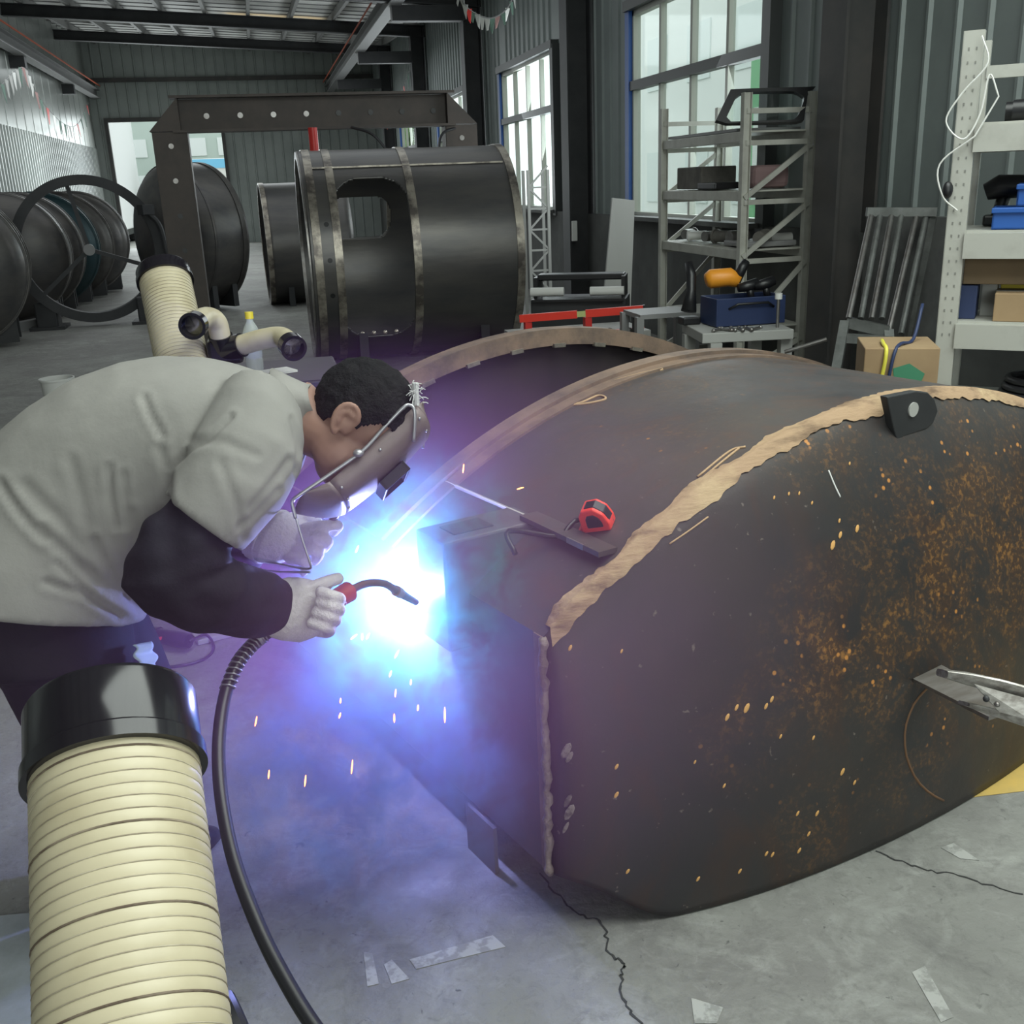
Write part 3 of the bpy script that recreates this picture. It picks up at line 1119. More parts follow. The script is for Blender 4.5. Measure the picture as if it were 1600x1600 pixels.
sleeveF = [sec((360, 622), (470, 655), 2.16, .10), sec((340, 660), (470, 720), 2.20, .10), sec((320, 720), (440, 790), 2.23, .09), sec((305, 770), (400, 850), 2.25, .085)]
armN = [sec((330, 690), (440, 720), 1.88, .062), sec((278, 768), (368, 848), 1.84, .066), sec((234, 812), (358, 880), 1.825, .066), sec((200, 862), (350, 893), 1.82, .066), sec((190, 912), (342, 888), 1.82, .066),
        sec((232, 958), (348, 880), 1.83, .062), sec((302, 984), (376, 874), 1.86, .058), sec((368, 995), (414, 890), 1.94, .05), sec((424, 988), (446, 908), 2.02, .042)]
armF = [sec((360, 680), (440, 720), 2.20, .06), sec((310, 780), (400, 840), 2.26, .062), sec((280, 850), (380, 890), 2.30, .062), sec((290, 900), (385, 880), 2.31, .06), sec((350, 905), (400, 838), 2.28, .052), sec((392, 880), (434, 806), 2.25, .042)]
ppl = thing('person', 'person in grey shirt and dark trousers bending over the tank while welding', 'person', (-.42, 2.15, 0))
M_shirt = mat('grey_work_shirt', (.315, .305, .285), .85, 0, (.28, .272, .256), 5, bump=.12, bscale=14, spec=.2)
M_under = mat('black_sleeve_cloth', (.016, .014, .022), .8, 0, (.022, .02, .03), 8, bump=.25, bscale=10, spec=.25)
M_trou = mat('black_trousers', (.011, .011, .014), .8, 0, (.016, .016, .02), 6, bump=.2, bscale=8, spec=.25)
M_skin = mat('skin', (.33, .19, .145), .5, 0, (.28, .16, .12), 5, spec=.35)
M_glove = mat('knitted_glove', (.72, .70, .66), .9, 0, (.6, .58, .55), 18, bump=.4, bscale=90, spec=.2)
M_hair = mat('dark_hair', (.006, .006, .008), .7, 0, (.012, .011, .013), 30, bump=.5, bscale=120, spec=.2)
# legs in real places
hipN, kneeN, ankN = Vector((-.50, 2.02, .80)), Vector((-.45, 2.02, .46)), Vector((-.50, 2.11, .09))
hipF, kneeF, ankF = Vector((-.47, 2.16, .80)), Vector((-.37, 2.22, .46)), Vector((-.44, 2.29, .09))
def leg(h, k, a, s):
    up = h + (h-k).normalized()*.02
    return [up, h, h.lerp(k, .5), k, k.lerp(a, .35), a], [.10*s, .115*s, .102*s, .08*s, .078*s, .062*s]
# head frame
HC = px(558, 668, 2.04)
ex = _r
ey = _u
e_up = (ex*.75 + ey*.66).normalized()
e_face = (ex*.66 - ey*.75).normalized()
e_side = -FW       # towards the camera: his right side
e_side = (e_side - e_up*e_side.dot(e_up) - e_face*e_side.dot(e_face)).normalized()
HM = Matrix(((e_face.x, e_side.x, e_up.x, 0), (e_face.y, e_side.y, e_up.y, 0), (e_face.z, e_side.z, e_up.z, 0), (0, 0, 0, 1)))
def hp(f, s, u):
    return HC + e_face*f + e_side*s + e_up*u
bm_ = MB()
bm_.loft(lsecs([(c, a, w) for c, a, w in torso[1:]], .86, .84), 28)
for A in (armN, armF):
    bm_.loft(lsecs(A, .80, .80), 16)
for h, k, a in ((hipN, kneeN, ankN), (hipF, kneeF, ankF)):
    P, R = leg(h, k, a, .84)
    bm_.tube(P, R, 16)
    bm_.ball(a+Vector((.04, .03, -.05)), (.09, .04, .04), 12)
# neck, skull, jaw, nose, ears, brow, lips
bm_.tube([px(452, 640, 2.05), px(492, 668, 2.05), hp(-.012, 0, -.05), hp(0, 0, .0)], [.070, .060, .058, .055], 20)
bm_.ball(hp(-.012, 0, .03), (.098, .075, .090), 24, HM)
bm_.ball(hp(.030, 0, -.045), (.062, .058, .078), 20, HM)
bm_.ball(hp(.062, 0, -.088), (.030, .034, .026), 14, HM)
bm_.tube([hp(.085, 0, .012), hp(.108, 0, -.028), hp(.098, 0, -.040)], [.010, .014, .010], 10)
for s in (-1, 1):
    bm_.ball(hp(.074, s*.03, .024), (.016, .022, .009), 10, HM)
    bm_.ball(hp(.066, s*.04, -.015), (.022, .020, .020), 10, HM)
    bm_.ball(hp(.012, s*.028, -.055), (.058, .036, .052), 14, HM)
bm_.ball(hp(.088, 0, -.058), (.010, .024, .006), 10, HM)
bm_.ball(hp(.086, 0, -.068), (.010, .020, .006), 10, HM)
# ears: rim, lobe, hollow between
for s in (-1, 1):
    E = lambda f, u, o=0: hp(-.012+f, s*(.074+o), -.005+u)
    rim = [E(.014, -.020, -.006), E(.018, .004, -.002), E(.014, .024, .006), E(-.002, .034, .012), E(-.020, .026, .016), E(-.024, .006, .016), E(-.016, -.014, .012), E(-.004, -.028, .006), E(.008, -.030, .0)]
    bm_.tube(smoothpath(rim, 4), .0058, 8)
    bm_.ball(E(-.004, .002, .002), (.020, .006, .028), 12, HM)
    inner = [E(.008, .016, .008), E(-.008, .018, .013), E(-.013, .004, .013), E(-.006, -.012, .010)]
    bm_.tube(smoothpath(inner, 4), .0042, 8)
body = obj('body', fuse(bm_, .004, 5), M_skin, ppl, smooth=True)
# eyes
for s in (-1, 1):
    obj('eye', MB().ball(hp(.070, s*.031, .004), .0115, 14), mat('eye_white', (.7, .68, .65), .2), body, smooth=True)
# hair: short, on the crown, back and temples
def hairf(i, j):
    th = 2*PI*i
    ph = PI*j
    d = Vector((math.sin(ph)*math.cos(th), math.sin(ph)*math.sin(th), math.cos(ph)))
    n_ = noise.noise(d*5)*.004 + noise.noise(d*40)*.0012
    r = Vector((.104+n_, .081+n_, .100+n_))
    p = Vector((d.x*r.x-.016, d.y*r.y, d.z*r.z+.035))
    return hp(*p)
def hairskip(i, j):
    th = 2*PI*(i)
    ph = PI*j
    d = Vector((math.sin(ph)*math.cos(th), math.sin(ph)*math.sin(th), math.cos(ph)))
    f, s, u = d.x, abs(d.y), d.z
    jag = noise.noise(d*20)*.05
    # hairline: low at the nape, up over the ear, a short sideburn, then up to the forehead
    if f < -.30:
        line = -.74
    elif f < -.05:
        line = -.74 + (f+.30)/.25*.62
    elif f < .10:
        line = -.10
    elif f < .26:
        line = -.34
    elif f < .50:
        line = -.34 + (f-.26)/.24*.44
    else:
        line = .10 + (f-.5)*.3
    return u < line + jag
obj('hair', MB().grid(hairf, 160, 110, closed_u=True, skip=hairskip), M_hair, ppl, smooth=True, solid=.004)
obj('eyebrow', MB().tube([hp(.083, .014, .028), hp(.083, .03, .033), hp(.072, .046, .028)], .003, 6), M_hair, ppl)
obj('eyebrow', MB().tube([hp(.083, -.014, .028), hp(.083, -.03, .033), hp(.072, -.046, .028)], .003, 6), M_hair, ppl)

# shirt: torso and two short sleeves in one skin, then folded
sh = MB()
sh.loft(lsecs(torso), 40)
sh.loft(lsecs(sleeveN), 28)
sh.loft(lsecs(sleeveF), 28)
sh = fuse(sh, .007, 6)
folds = [(((67, 827), (125, 885), (180, 926), (216, 950)), .016, .009), (((0, 755), (30, 800), (67, 840)), .014, .008), (((170, 732), (172, 775), (182, 822)), .012, .006),
         (((225, 622), (236, 650), (254, 682)), .012, .006), (((72, 910), (130, 928), (185, 962)), .012, .008), (((193, 741), (195, 780), (199, 822)), .011, .005),
         (((148, 845), (176, 905), (216, 948)), .013, .008), (((268, 730), (295, 706), (326, 686), (362, 650)), .009, .008), (((389, 795), (425, 755), (452, 719)), .011, .006),
         (((373, 824), (405, 795), (434, 764)), .010, .005), (((300, 690), (350, 690), (400, 712)), .014, .004), (((110, 720), (130, 790), (140, 860)), .018, .004),
         (((40, 760), (80, 800), (120, 850)), .02, .005), (((250, 700), (262, 740), (262, 780)), .014, .006), (((345, 725), (370, 790), (380, 840)), .014, .004),
         (((455, 655), (468, 700), (462, 735)), .009, .005), (((205, 800), (212, 860), (205, 930)), .013, .006), (((90, 880), (150, 940), (195, 965)), .012, .006)]
sh.b.normal_update()
disp = []
for v in sh.b.verts:
    d = v.co - CAMP
    D = d.dot(_f)
    X = 800 + FPX*d.dot(_r)/D
    Y = 800 - FPX*d.dot(_u)/D
    n_ = v.normal
    face = -n_.dot(d.normalized())
    a = .0022*noise.noise(v.co*9) + .0012*noise.noise(v.co*22)
    if face > -.1:
        for L, w, amp in folds:
            best = 1e9
            for (x0, y0), (x1, y1) in zip(L, L[1:]):
                dx, dy = x1-x0, y1-y0
                t = max(0, min(1, ((X-x0)*dx+(Y-y0)*dy)/(dx*dx+dy*dy)))
                best = min(best, math.hypot(X-x0-dx*t, Y-y0-dy*t))
            s = best/776/w
            if s < 3:
                a += amp*.62*(-math.exp(-s*s*2.2) + .45*math.exp(-(s-1.25)**2*2))
    disp.append((v, n_*a))
for v, q in disp:
    v.co += q
# open the hem and the cuffs a little: sharp lower edges
shirt = obj('shirt', sh, M_shirt, ppl, smooth=True)
# stand-up collar
cs = [sec((428, 578), (476, 690), 2.05, .105), sec((452, 590), (486, 668), 2.05, .084), sec((474, 600), (492, 656), 2.05, .074), sec((488, 604), (498, 652), 2.05, .070)]
cl2 = MB().loft(lsecs(cs), 32, cap=False)
obj('collar', cl2, M_shirt, ppl, smooth=True, solid=.006)
# black long sleeves
for A in (armN, armF):
    q = fuse(MB().loft(lsecs(A), 28), .007, 4)
    q.b.normal_update()
    dd = []
    for v in q.b.verts:
        w_ = v.co
        dd.append((v, v.normal*(.005*noise.noise(Vector((w_.x*16, w_.y*16, w_.z*30))) + .003*math.sin(w_.x*70+w_.z*25+3*noise.noise(w_*8)))))
    for v, z in dd:
        v.co += z
    obj('black_sleeve', q, M_under, ppl, smooth=True)
# trousers
tr = MB()
tr.loft(lsecs([sec((-90, 870), (205, 925), 2.06, .15), sec((-112, 935), (200, 962), 2.06, .16), sec((-95, 1010), (205, 1010), 2.06, .165), sec((-50, 1060), (205, 1040), 2.06, .155)]), 28)
for h, k, a in ((hipN, kneeN, ankN), (hipF, kneeF, ankF)):
    P, R = leg(h, k, a, 1.06)
    tr.tube(P+[a+Vector((.01, .0, -.05))], R+[.066], 20)
obj('trousers', fuse(tr, .010, 6), M_trou, ppl, smooth=True)
# shoes
def shoe(a):
    d = Vector((.86, .5, 0)).normalized()
    s = Vector((-d.y, d.x, 0))
    secs = []
    for t, w, h, z in ((-.09, .028, .03, .04), (-.07, .038, .05, .055), (-.02, .042, .055, .06), (.05, .044, .045, .048), (.11, .048, .035, .038), (.16, .042, .026, .03), (.19, .018, .014, .02)):
        secs.append((Vector((a.x, a.y, 0))+d*t+Vector((0, 0, z)), Vector((0, 0, h)), s*w))
    return MB().loft(secs, 20, sup=2.6)
for a in (ankN, ankF):
    obj('shoe', shoe(a), M_black, ppl, smooth=True)
# ---- gloves
def finger(mb, pts, r):
    P = smoothpath(pts, 4)
    n = len(P)
    mb.tube(P, [r*(1.05-.22*i/(n-1)) for i in range(n)], 10)
    mb.ball(P[-1], r*.84, 10)
    mb.ball(P[0], r*1.05, 10)
# right hand closed on the torch handle
g = MB()
DH = 2.06
g.loft(lsecs([sec((412, 992), (440, 904), 2.02, .040), sec((436, 1000), (468, 902), 2.03, .044), sec((466, 1003), (500, 908), DH, .043), sec((492, 996), (518, 922), DH, .036), sec((510, 980), (524, 940), DH, .026)]), 20, sup=2.3)
finger(g, [px(482, 922, 2.03), px(505, 912, 2.04), px(528, 904, 2.07)], .0155)                      # thumb on top of the handle
# four fingers wrap over the near side of the handle and under it
for k, (x, y) in enumerate(((520, 928), (519, 944), (513, 960), (505, 976))):
    finger(g, [px(x-18, y-2, 2.00), px(x+2, y+4, 1.995), px(x+12, y+8, 2.03), px(x+6, y+14, 2.075), px(x-12, y+12, 2.09)], (.0125, .0130, .0125, .0112)[k])
gl = obj('glove', fuse(g, .0035, 2), M_glove, ppl, smooth=True)
cb = [sec((414, 990), (441, 906), 2.02, .043), sec((424, 995), (455, 903), 2.025, .0455)]
# left hand holding the shield's handle from inside
g = MB()
DL = 2.22
g.loft(lsecs([sec((386, 872), (432, 800), 2.24, .040), sec((408, 880), (450, 800), DL, .043), sec((432, 882), (474, 812), DL, .042), sec((452, 876), (488, 822), DL, .034), sec((466, 864), (494, 832), DL, .024)]), 20, sup=2.3)
for (a, c, d_, r) in (((478, 826), (506, 822), (528, 821), .0135), ((474, 842), (500, 840), (512, 846), .0145), ((466, 858), (490, 858), (498, 866), .014), ((452, 872), (472, 876), (480, 884), .012)):
    finger(g, [px(*a, 2.19), px(*c, 2.165), px(*d_, 2.17), px(d_[0]-6, d_[1]+10, 2.20)], r)
finger(g, [px(446, 812, 2.24), px(474, 808, 2.26), px(496, 815, 2.25)], .0145)
obj('glove', fuse(g, .0035, 2), M_glove, ppl, smooth=True)
# ribbed cuffs of both gloves
for secs_, Dc in (([sec((384, 868), (430, 798), 2.245, .041), sec((404, 880), (448, 799), 2.225, .0455)], 0), (cb, 0)):
    mb = MB()
    A, B = lsecs(secs_)
    rows = []
    for i in range(13):
        t = i/12
        w = 1 + (.045 if i % 2 else .0)
        rows.append((A[0].lerp(B[0], t), A[1].lerp(B[1], t)*w, A[2].lerp(B[2], t)*w))
    obj('glove_cuff', mb.loft(rows, 28), M_glove, ppl, smooth=True)

# ================================================================== HAND SHIELD
shield = thing('welding_shield', 'dark curved hand shield with a wire rim held in front of the face', 'welding shield', px(560, 740, 2.000))
M_shield = mat('dark_fibre_shield', (.21, .165, .16), .42, .05, (.165, .13, .128), 10, bump=.06, bscale=60)
M_wire = mat('grey_rim_wire', (.40, .40, .42), .35, .7)
A0 = px(634, 648, 2.000)
A1 = px(498, 768, 1.940)
e1 = (A1-A0).normalized()
Llen = (A1-A0).length
e3 = (-FW - e1*(-FW).dot(e1)).normalized()        # towards the camera
e2 = e1.cross(e3).normalized()                     # away from the face
if e2.dot(_r) < 0:
    e2 = -e2
HWID = .105
def shp(t, a, off=0.):
    """t along (0 top - 1 bottom), a -1..1 around from the near rim to the far rim"""
    th = a*PI/2
    dep = .050 + .008*math.sin(t*PI)
    cx = abs(math.cos(th))**.62*dep
    s3 = math.copysign(abs(math.sin(th))**.8, math.sin(th))*HWID
    tt = t
    return A0 + e1*Llen*tt + e2*(cx+off*math.cos(th)) + e3*(-s3*1.0-(off*math.sin(th))) + FW*(HWID)
obj('shield_sheet', MB().grid(lambda i, j: shp(j, -1+2*i), 32, 14), M_shield, shield, smooth=True, solid=.003)
# top end cap and lower flare
def cap(i, j):
    p = shp(0, -1+2*i)
    c = A0 + e1*(-.018) + e2*.004 + FW*HWID + e3*(1-2*i)*HWID*.98
    return p.lerp(c, j)
obj('top_cap', MB().grid(cap, 32, 5), M_shield, shield, smooth=True, solid=.003)
B0 = px(455, 787, 1.930)
def flare(i, j):
    p = shp(1, -1+2*i)
    q = B0 + FW*HWID*(1) + (e3*(1-2*i))*HWID + e1*.02*math.sin(PI*i)
    c = p.lerp(q, j)
    return c + e2*.012*math.sin(PI*j)*math.sin(PI*i)
obj('chin_flare', MB().grid(flare, 32, 8), M_shield, shield, smooth=True, solid=.003)
# wire rim
near = [px(646, 690, 2.000), px(648, 662, 1.990), px(647, 640, 1.985), px(640, 633, 1.985), px(630, 637, 1.980), px(600, 668, 1.975), px(568, 703, 1.960), px(520, 738, 1.945), px(470, 772, 1.930), px(457, 783, 1.930), px(458, 794, 1.930), px(462, 810, 1.930)]
far_ = [p + FW*HWID*2 for p in near]
rim_ = obj('wire_rim', MB().tube(smoothpath(near, 5), .0036, 8), M_wire, shield, smooth=True)
obj('wire_rim', MB().tube(smoothpath(far_, 5), .0036, 8), M_wire, shield, smooth=True)
obj('wire_cross', MB().tube([near[4], far_[4]], .0032, 8), M_wire, shield, smooth=True)
low = [px(462, 808, 1.930), px(474, 848, 1.935), px(484, 878, 1.940), px(485, 888, 1.950), px(470, 888, 2.000), px(440, 882, 2.170), px(410, 876, 2.210), px(384, 868, 2.240), px(379, 874, 2.250), px(392, 886, 2.230), px(430, 893, 2.160), px(484, 894, 1.960)]
obj('lower_wire', MB().tube(smoothpath(low, 5), .0022, 8), M_wire, shield, smooth=True)
obj('visor_strip', MB().grid(lambda i, j: low[3].lerp(low[7], j) + Vector((0, 0, -.012*i)) + FW*.01*math.sin(PI*j), 2, 12), M_glass, shield, smooth=True, solid=.0015)
obj('rim_clip', MB().ball(px(560, 708, 1.952), (.011, .011, .008), 12), M_wire, shield, smooth=True)
for (t, a) in ((.06, -.82), (.05, -.4), (.96, -.82), (.97, -.45), (.98, -.1), (.5, -.9)):
    obj('rivet', MB().ball(shp(t, a, .002), .0032, 8), M_wire, shield, smooth=True)
# lens window box on the front
lc = shp(.52, -.02, .0)
Mf = Matrix(((e1.x, e3.x, e2.x, 0), (e1.y, e3.y, e2.y, 0), (e1.z, e3.z, e2.z, 0), (0, 0, 0, 1)))
Mf.translation = lc + e2*.004
mb = MB()
for s in (-1, 1):
    mb.box((0, s*.052, .008), (.062, .006, .022), M=Mf)
    mb.box((s*.030, 0, .008), (.006, .11, .022), M=Mf)
ln = obj('lens_frame', mb, M_black, shield, bevel=.001)
obj('dark_lens', MB().box((0, 0, .012), (.055, .1, .003), M=Mf), mat('dark_lens_glass', (.01, .02, .015), .08), ln)
Mf2 = Mf.copy()
Mf2.translation = shp(.93, -.02, 0) + e2*.004
obj('shield_handle', MB().tube([shp(.86, 0, -.02), px(500, 838, 2.250), px(478, 850, 2.250)], .007, 10), M_shield, shield, smooth=True)
# frayed cloth knot at the top of the wire
rnd = random.Random(2)
mb = MB()
kc = px(650, 614, 2.000)
for k in range(60):
    a = Vector((rnd.gauss(0, .005), rnd.gauss(0, .005), rnd.uniform(-.022, .02)))
    q = Vector((rnd.gauss(0, .007), rnd.gauss(0, .007), rnd.gauss(0, .008)))
    mb.tube([kc+a, kc+a+q*.6, kc+a+q+Vector((0, 0, -.003))], .0009, 5)
mb.tube([kc+Vector((0, 0, .02)), kc+Vector((0, 0, -.028))], .006, 8)
obj('cloth_knot', mb, mat('pale_frayed_cloth', (.62, .62, .62), .9), shield)

# ================================================================== TORCH
torch = thing('welding_torch', 'welding torch with red handle, bent brown neck and long dark cable in the gloved hand', 'welding torch', px(520, 940, 2.06))
M_thand = mat('torch_red', (.50, .075, .045), .5, 0, (.36, .06, .04), 14)
M_neck = mat('brown_torch_neck', (.22, .12, .09), .5, .3)
tip = px(650, 941, 2.37)
n0 = px(548, 922, 2.13)
hd = smoothpath([px(450, 972, 2.03), px(490, 950, 2.05), px(522, 937, 2.09), n0.lerp(px(540, 929, 2.11), .3)], 5)
obj('handle', MB().tube(hd, [.016+.006*(i/(len(hd)-1)) for i in range(len(hd))], 16), M_thand, torch, smooth=True, auto=.7)
hb = px(528, 928, 2.075)
obj('trigger', MB().box(hb+Vector((0, 0, -.022)), (.03, .012, .008), bev=.002), M_neck, torch)
nk = smoothpath([n0, px(572, 912, 2.17), px(600, 912, 2.22), px(622, 925, 2.28)], 6)
obj('neck', MB().tube(nk, .0085, 12), M_neck, torch, smooth=True)
obj('collar', MB().cyl(nk[-1]+(nk[-2]-nk[-1]).normalized()*.012, nk[-1]+(tip-nk[-1]).normalized()*.012, .0125, 14), mat('torch_brass', (.42, .22, .12), .4, .5), torch, smooth=True, auto=.6)
obj('nozzle', MB().cyl(nk[-1], tip, .011, 14, r2=.008), M_neck, torch, smooth=True, auto=.6)
obj('wire_tip', MB().cyl(tip, tip.lerp(ARC, .55), .0012, 6), M_steel, torch)
cabl = smoothpath([px(450, 972, 2.03), px(425, 985, 2.02), px(398, 1004, 2.0), px(372, 1035, 1.96), px(352, 1085, 1.92), px(342, 1160, 1.86), px(346, 1245, 1.79), px(366, 1345, 1.70), px(405, 1450, 1.61), px(448, 1535, 1.54), px(495, 1610, 1.48), px(560, 1690, 1.42)], 10)
obj('cable', MB().tube(cabl, .0122, 14), M_rubber, torch, smooth=True)
# strain relief spring
P = smoothpath([px(412, 993, 2.01), px(398, 1004, 2.0), px(372, 1035, 1.96), px(354, 1078, 1.925)], 30)
hx = []
for i, p in enumerate(P):
    d = (P[min(i+1, len(P)-1)]-P[max(i-1, 0)]).normalized()
    a = d.orthogonal().normalized()
    c_ = d.cross(a)
    hx.append(p + (a*math.cos(i*1.05)+c_*math.sin(i*1.05))*.0145)
obj('strain_spring', MB().tube(hx, .0018, 6), M_wire, torch, smooth=True)
# cable end lying by the hose
solo('cable_offcut', MB().tube(smoothpath([px(352, 1560, 1.36), px(366, 1590, 1.33), px(385, 1640, 1.3), px(395, 1700, 1.28)], 6), .013, 10), M_rubber, 'short dark cable beside the big cream hose at the lower edge', 'cable', smooth=True)

# ================================================================== FUME EXTRACTORS
def hose_material(name, pitch_local, col=(.60, .53, .365), line=(.16, .12, .09)):
    m = bpy.data.materials.new(name)
    m.use_nodes = True
    nt = m.node_tree
    N = nt.nodes.new
    b = nt.nodes['Principled BSDF']
    tc = N('ShaderNodeTexCoord')
    n = N('ShaderNodeTexNoise')
    n.inputs['Scale'].default_value = 9
    n.inputs['Detail'].default_value = 8
    nt.links.new(tc.outputs['Object'], n.inputs['Vector'])
    x = N('ShaderNodeMix')
    x.data_type = 'RGBA'
    x.inputs[6].default_value = (*col, 1)
    x.inputs[7].default_value = (col[0]*.80, col[1]*.78, col[2]*.74, 1)
    r = N('ShaderNodeMapRange')
    r.inputs['From Min'].default_value = .48
    r.inputs['From Max'].default_value = .7
    nt.links.new(n.outputs[0], r.inputs['Value'])
    nt.links.new(r.outputs[0], x.inputs[0])
    nt.links.new(x.outputs[2], b.inputs['Base Color'])
    b.inputs['Roughness'].default_value = .42
    return m
M_hose = hose_material('cream_ribbed_hose', .02)
M_groove = mat('hose_groove', (.30, .25, .18), .7, 0, (.55, .49, .37), 6, lo=.42, hi=.6)
M_groove2 = mat('hose_groove_dark', (.12, .085, .06), .8, 0, (.45, .38, .28), 5, lo=.45, hi=.62)  # darker brown groove colour, used on some of the ribs
def hose(parent, a, b_, r, pitch, extra=None, groove_w=.0016, seg=40, dark_every=None, tilt=0):
    a, b_ = Vector(a), Vector(b_)
    d = (b_-a)
    L = d.length
    d.normalize()
    x = d.orthogonal().normalized()
    y = d.cross(x)
    n = int(L/pitch)
    t = bmesh.new()
    rows = []
    prof = []
    for k in range(n+1):
        prof += [(k*pitch, r*.994), (k*pitch+pitch*.12, r), (k*pitch+pitch*.5, r*1.006), (k*pitch+pitch*.88, r)]
    for (h, rr) in prof:
        if h > L:
            break
        rows.append([t.verts.new(a + d*h + (x*math.cos(2*PI*q/seg)+y*math.sin(2*PI*q/seg))*rr) for q in range(seg)])
    for A, B in zip(rows, rows[1:]):
        for q in range(seg):
            t.faces.new((A[q], A[(q+1) % seg], B[(q+1) % seg], B[q]))
    mb = MB()
    mb._add(t)
    h = obj('hose', mb, M_hose, parent, smooth=True)
    gr, gd = MB(), MB()
    rn = random.Random(9)
    for k in range(1, n):
        c = a + d*(k*pitch)
        (gd if dark_every and k % dark_every == 2 else gr).tube([c + (x*math.cos(2*PI*q/seg)+y*math.sin(2*PI*q/seg))*r*.9975 for q in range(seg)], groove_w*(1.7 if dark_every and k % dark_every == 2 else 1), 5, closed=True)
    obj('groove', gr, M_groove, h, smooth=True)
    if dark_every:
        obj('dark_groove', gd, M_groove2, h, smooth=True)
    return h, d
def collar(parent, a, d, r0, r1, h, lip=.004):
    """open plastic socket on the end of a hose"""
    a = Vector(a)
    x = d.orthogonal().normalized()
    y = d.cross(x)
    prof = [(-.012, r0), (-.012, r1+lip), (.008, r1+lip), (.012, r1), (h-.006, r1), (h, r1-.003), (h, r1-.010), (.0, r1-.010), (-.006, r0)]
    def f(i, j):
        k = min(int(round(j*8)), 8)
        th = 2*PI*i
        return a + d*prof[k][0] + (x*math.cos(th)+y*math.sin(th))*prof[k][1]
    return obj('collar', MB().grid(f, 56, 8, closed_u=True), M_collar, parent, smooth=True, auto=.7)
ha, hb_ = px(212, 1640, 1.07), px(181, 1200, 1.255)
fx = thing('extractor_hose', 'big cream ribbed extraction hose with glossy black collar standing in front of the welder', 'hose', ha)
dd_ = (hb_-ha).normalized()
h_, d_ = hose(fx, ha - dd_*.10, hb_, .0985, .0155, dark_every=6, groove_w=.0009)
collar(fx, hb_, d_, .097, .1045, .088)
obj('collar_clip', MB().box(px(46, 1190, 1.25), (.012, .012, .02), bev=.002), M_collar, fx)
# its stand, down to the floor out of the picture
fb = Vector((ha.x, ha.y-.28, 0))
obj('lower_hose', MB().tube(smoothpath([ha - dd_*.08, ha - dd_*.22 + Vector((0, 0, -.06)), Vector((ha.x, ha.y-.26, .3)), Vector((ha.x, ha.y-.28, .04))], 8), .096, 32), M_hose, fx, smooth=True)
obj('base', MB().box((ha.x, ha.y-.28, .03), (.34, .34, .06), bev=.015), M_black, fx)

# extraction unit behind the welder
ez = .93
ec = Vector((-.12, 3.86, 0))
eu = thing('fume_extractor', 'dark fume extraction unit behind the welder carrying cream suction arms', 'fume extractor', ec)
obj('cabinet', MB().box((ec.x+.02, ec.y+.1, .5), (.62, .5, .84), bev=.02), M_dark, eu)
obj('top_panel', MB().box((ec.x+.02, ec.y+.1, ez), (.66, .54, .03), bev=.008), M_black, eu)
for sx in (-.24, .28):
    for sy in (-.1, .3):
        obj('caster', MB().cyl((ec.x+sx-.015, ec.y+sy, .04), (ec.x+sx+.015, ec.y+sy, .04), .04, 16), M_rubber, eu)
obj('door', MB().box((ec.x+.02, ec.y-.155, .5), (.5, .012, .6), bev=.004), M_black, eu)
h0, h1 = px(290, 590, 3.8), px(258, 438, 3.98)
hs, d_ = hose(eu, h0-(h1-h0)*.35, h1, .098, .016, groove_w=.0013, seg=32)
collar(eu, h1, d_, .097, .104, .045)
def small_arm(pts, label=None):
    P = smoothpath(pts, 6)
    a = obj('small_arm', MB().tube(P, .038, 20), M_hose, eu, smooth=True)
    d = (P[-1]-P[-2]).normalized()
    x = d.orthogonal().normalized()
    y = d.cross(x)
    prof = [(-.01, .038), (-.01, .047), (.035, .047), (.035, .037), (.0, .034), (.0, .0)]
    def f(i, j):
        k = int(round(j*5))
        th = 2*PI*i
        return P[-1] + d*prof[k][0] + (x*math.cos(th)+y*math.sin(th))*prof[k][1]
    obj('nozzle', MB().grid(f, 28, 5, closed_u=True), M_collar, a, smooth=True, auto=.7)
    d0 = (P[0]-P[1]).normalized()
    obj('joint', MB().cyl(P[0]+d0*.07, P[0]-d0*.01, .045, 20), M_collar, a, smooth=True, auto=.7)
small_arm([px(345, 528, 3.80), px(338, 503, 3.76), px(322, 496, 3.70), px(304, 507, 3.56)])
small_arm([px(375, 540, 3.80), px(410, 530, 3.76), px(440, 527, 3.72), px(455, 540, 3.64)])
obj('joint_block', MB().box(px(352, 548, 3.84), (.13, .10, .09), bev=.015), M_collar, eu)
bt = thing('water_bottle', 'clear plastic water bottle with a yellow cap on the extraction unit', 'bottle', (px(397, 560, 3.86).x, px(397, 560, 3.86).y, ez+.015))
bc = bt.location
M_pet = bpy.data.materials.new('clear_plastic')
M_pet.use_nodes = True
_b = M_pet.node_tree.nodes['Principled BSDF']
_b.inputs['Base Color'].default_value = (.85, .92, .95, 1)
_b.inputs['Roughness'].default_value = .08
_b.inputs['Alpha'].default_value = .32
prof = [(0, .030), (.006, .033), (.05, .033), (.055, .031), (.06, .033), (.10, .033), (.105, .031), (.11, .033), (.15, .033), (.175, .022), (.19, .013), (.205, .013)]
obj('bottle_body', MB().grid(lambda i, j: bc + Vector((math.cos(2*PI*i), math.sin(2*PI*i), 0))*prof[int(round(j*11))][1] + Vector((0, 0, prof[int(round(j*11))][0])), 24, 11, closed_u=True), M_pet, bt, smooth=True)
obj('cap', MB().cyl(bc+Vector((0, 0, .2)), bc+Vector((0, 0, .225)), .0155, 18), M_yellow, bt, smooth=True, auto=.6)
pc = px(425, 577, 3.82)
solo('paper_sheet', MB().box((pc.x, pc.y, ez+.02), (.16, .10, .008), .4), M_white, 'small white sheet lying on the extraction unit top', 'paper')

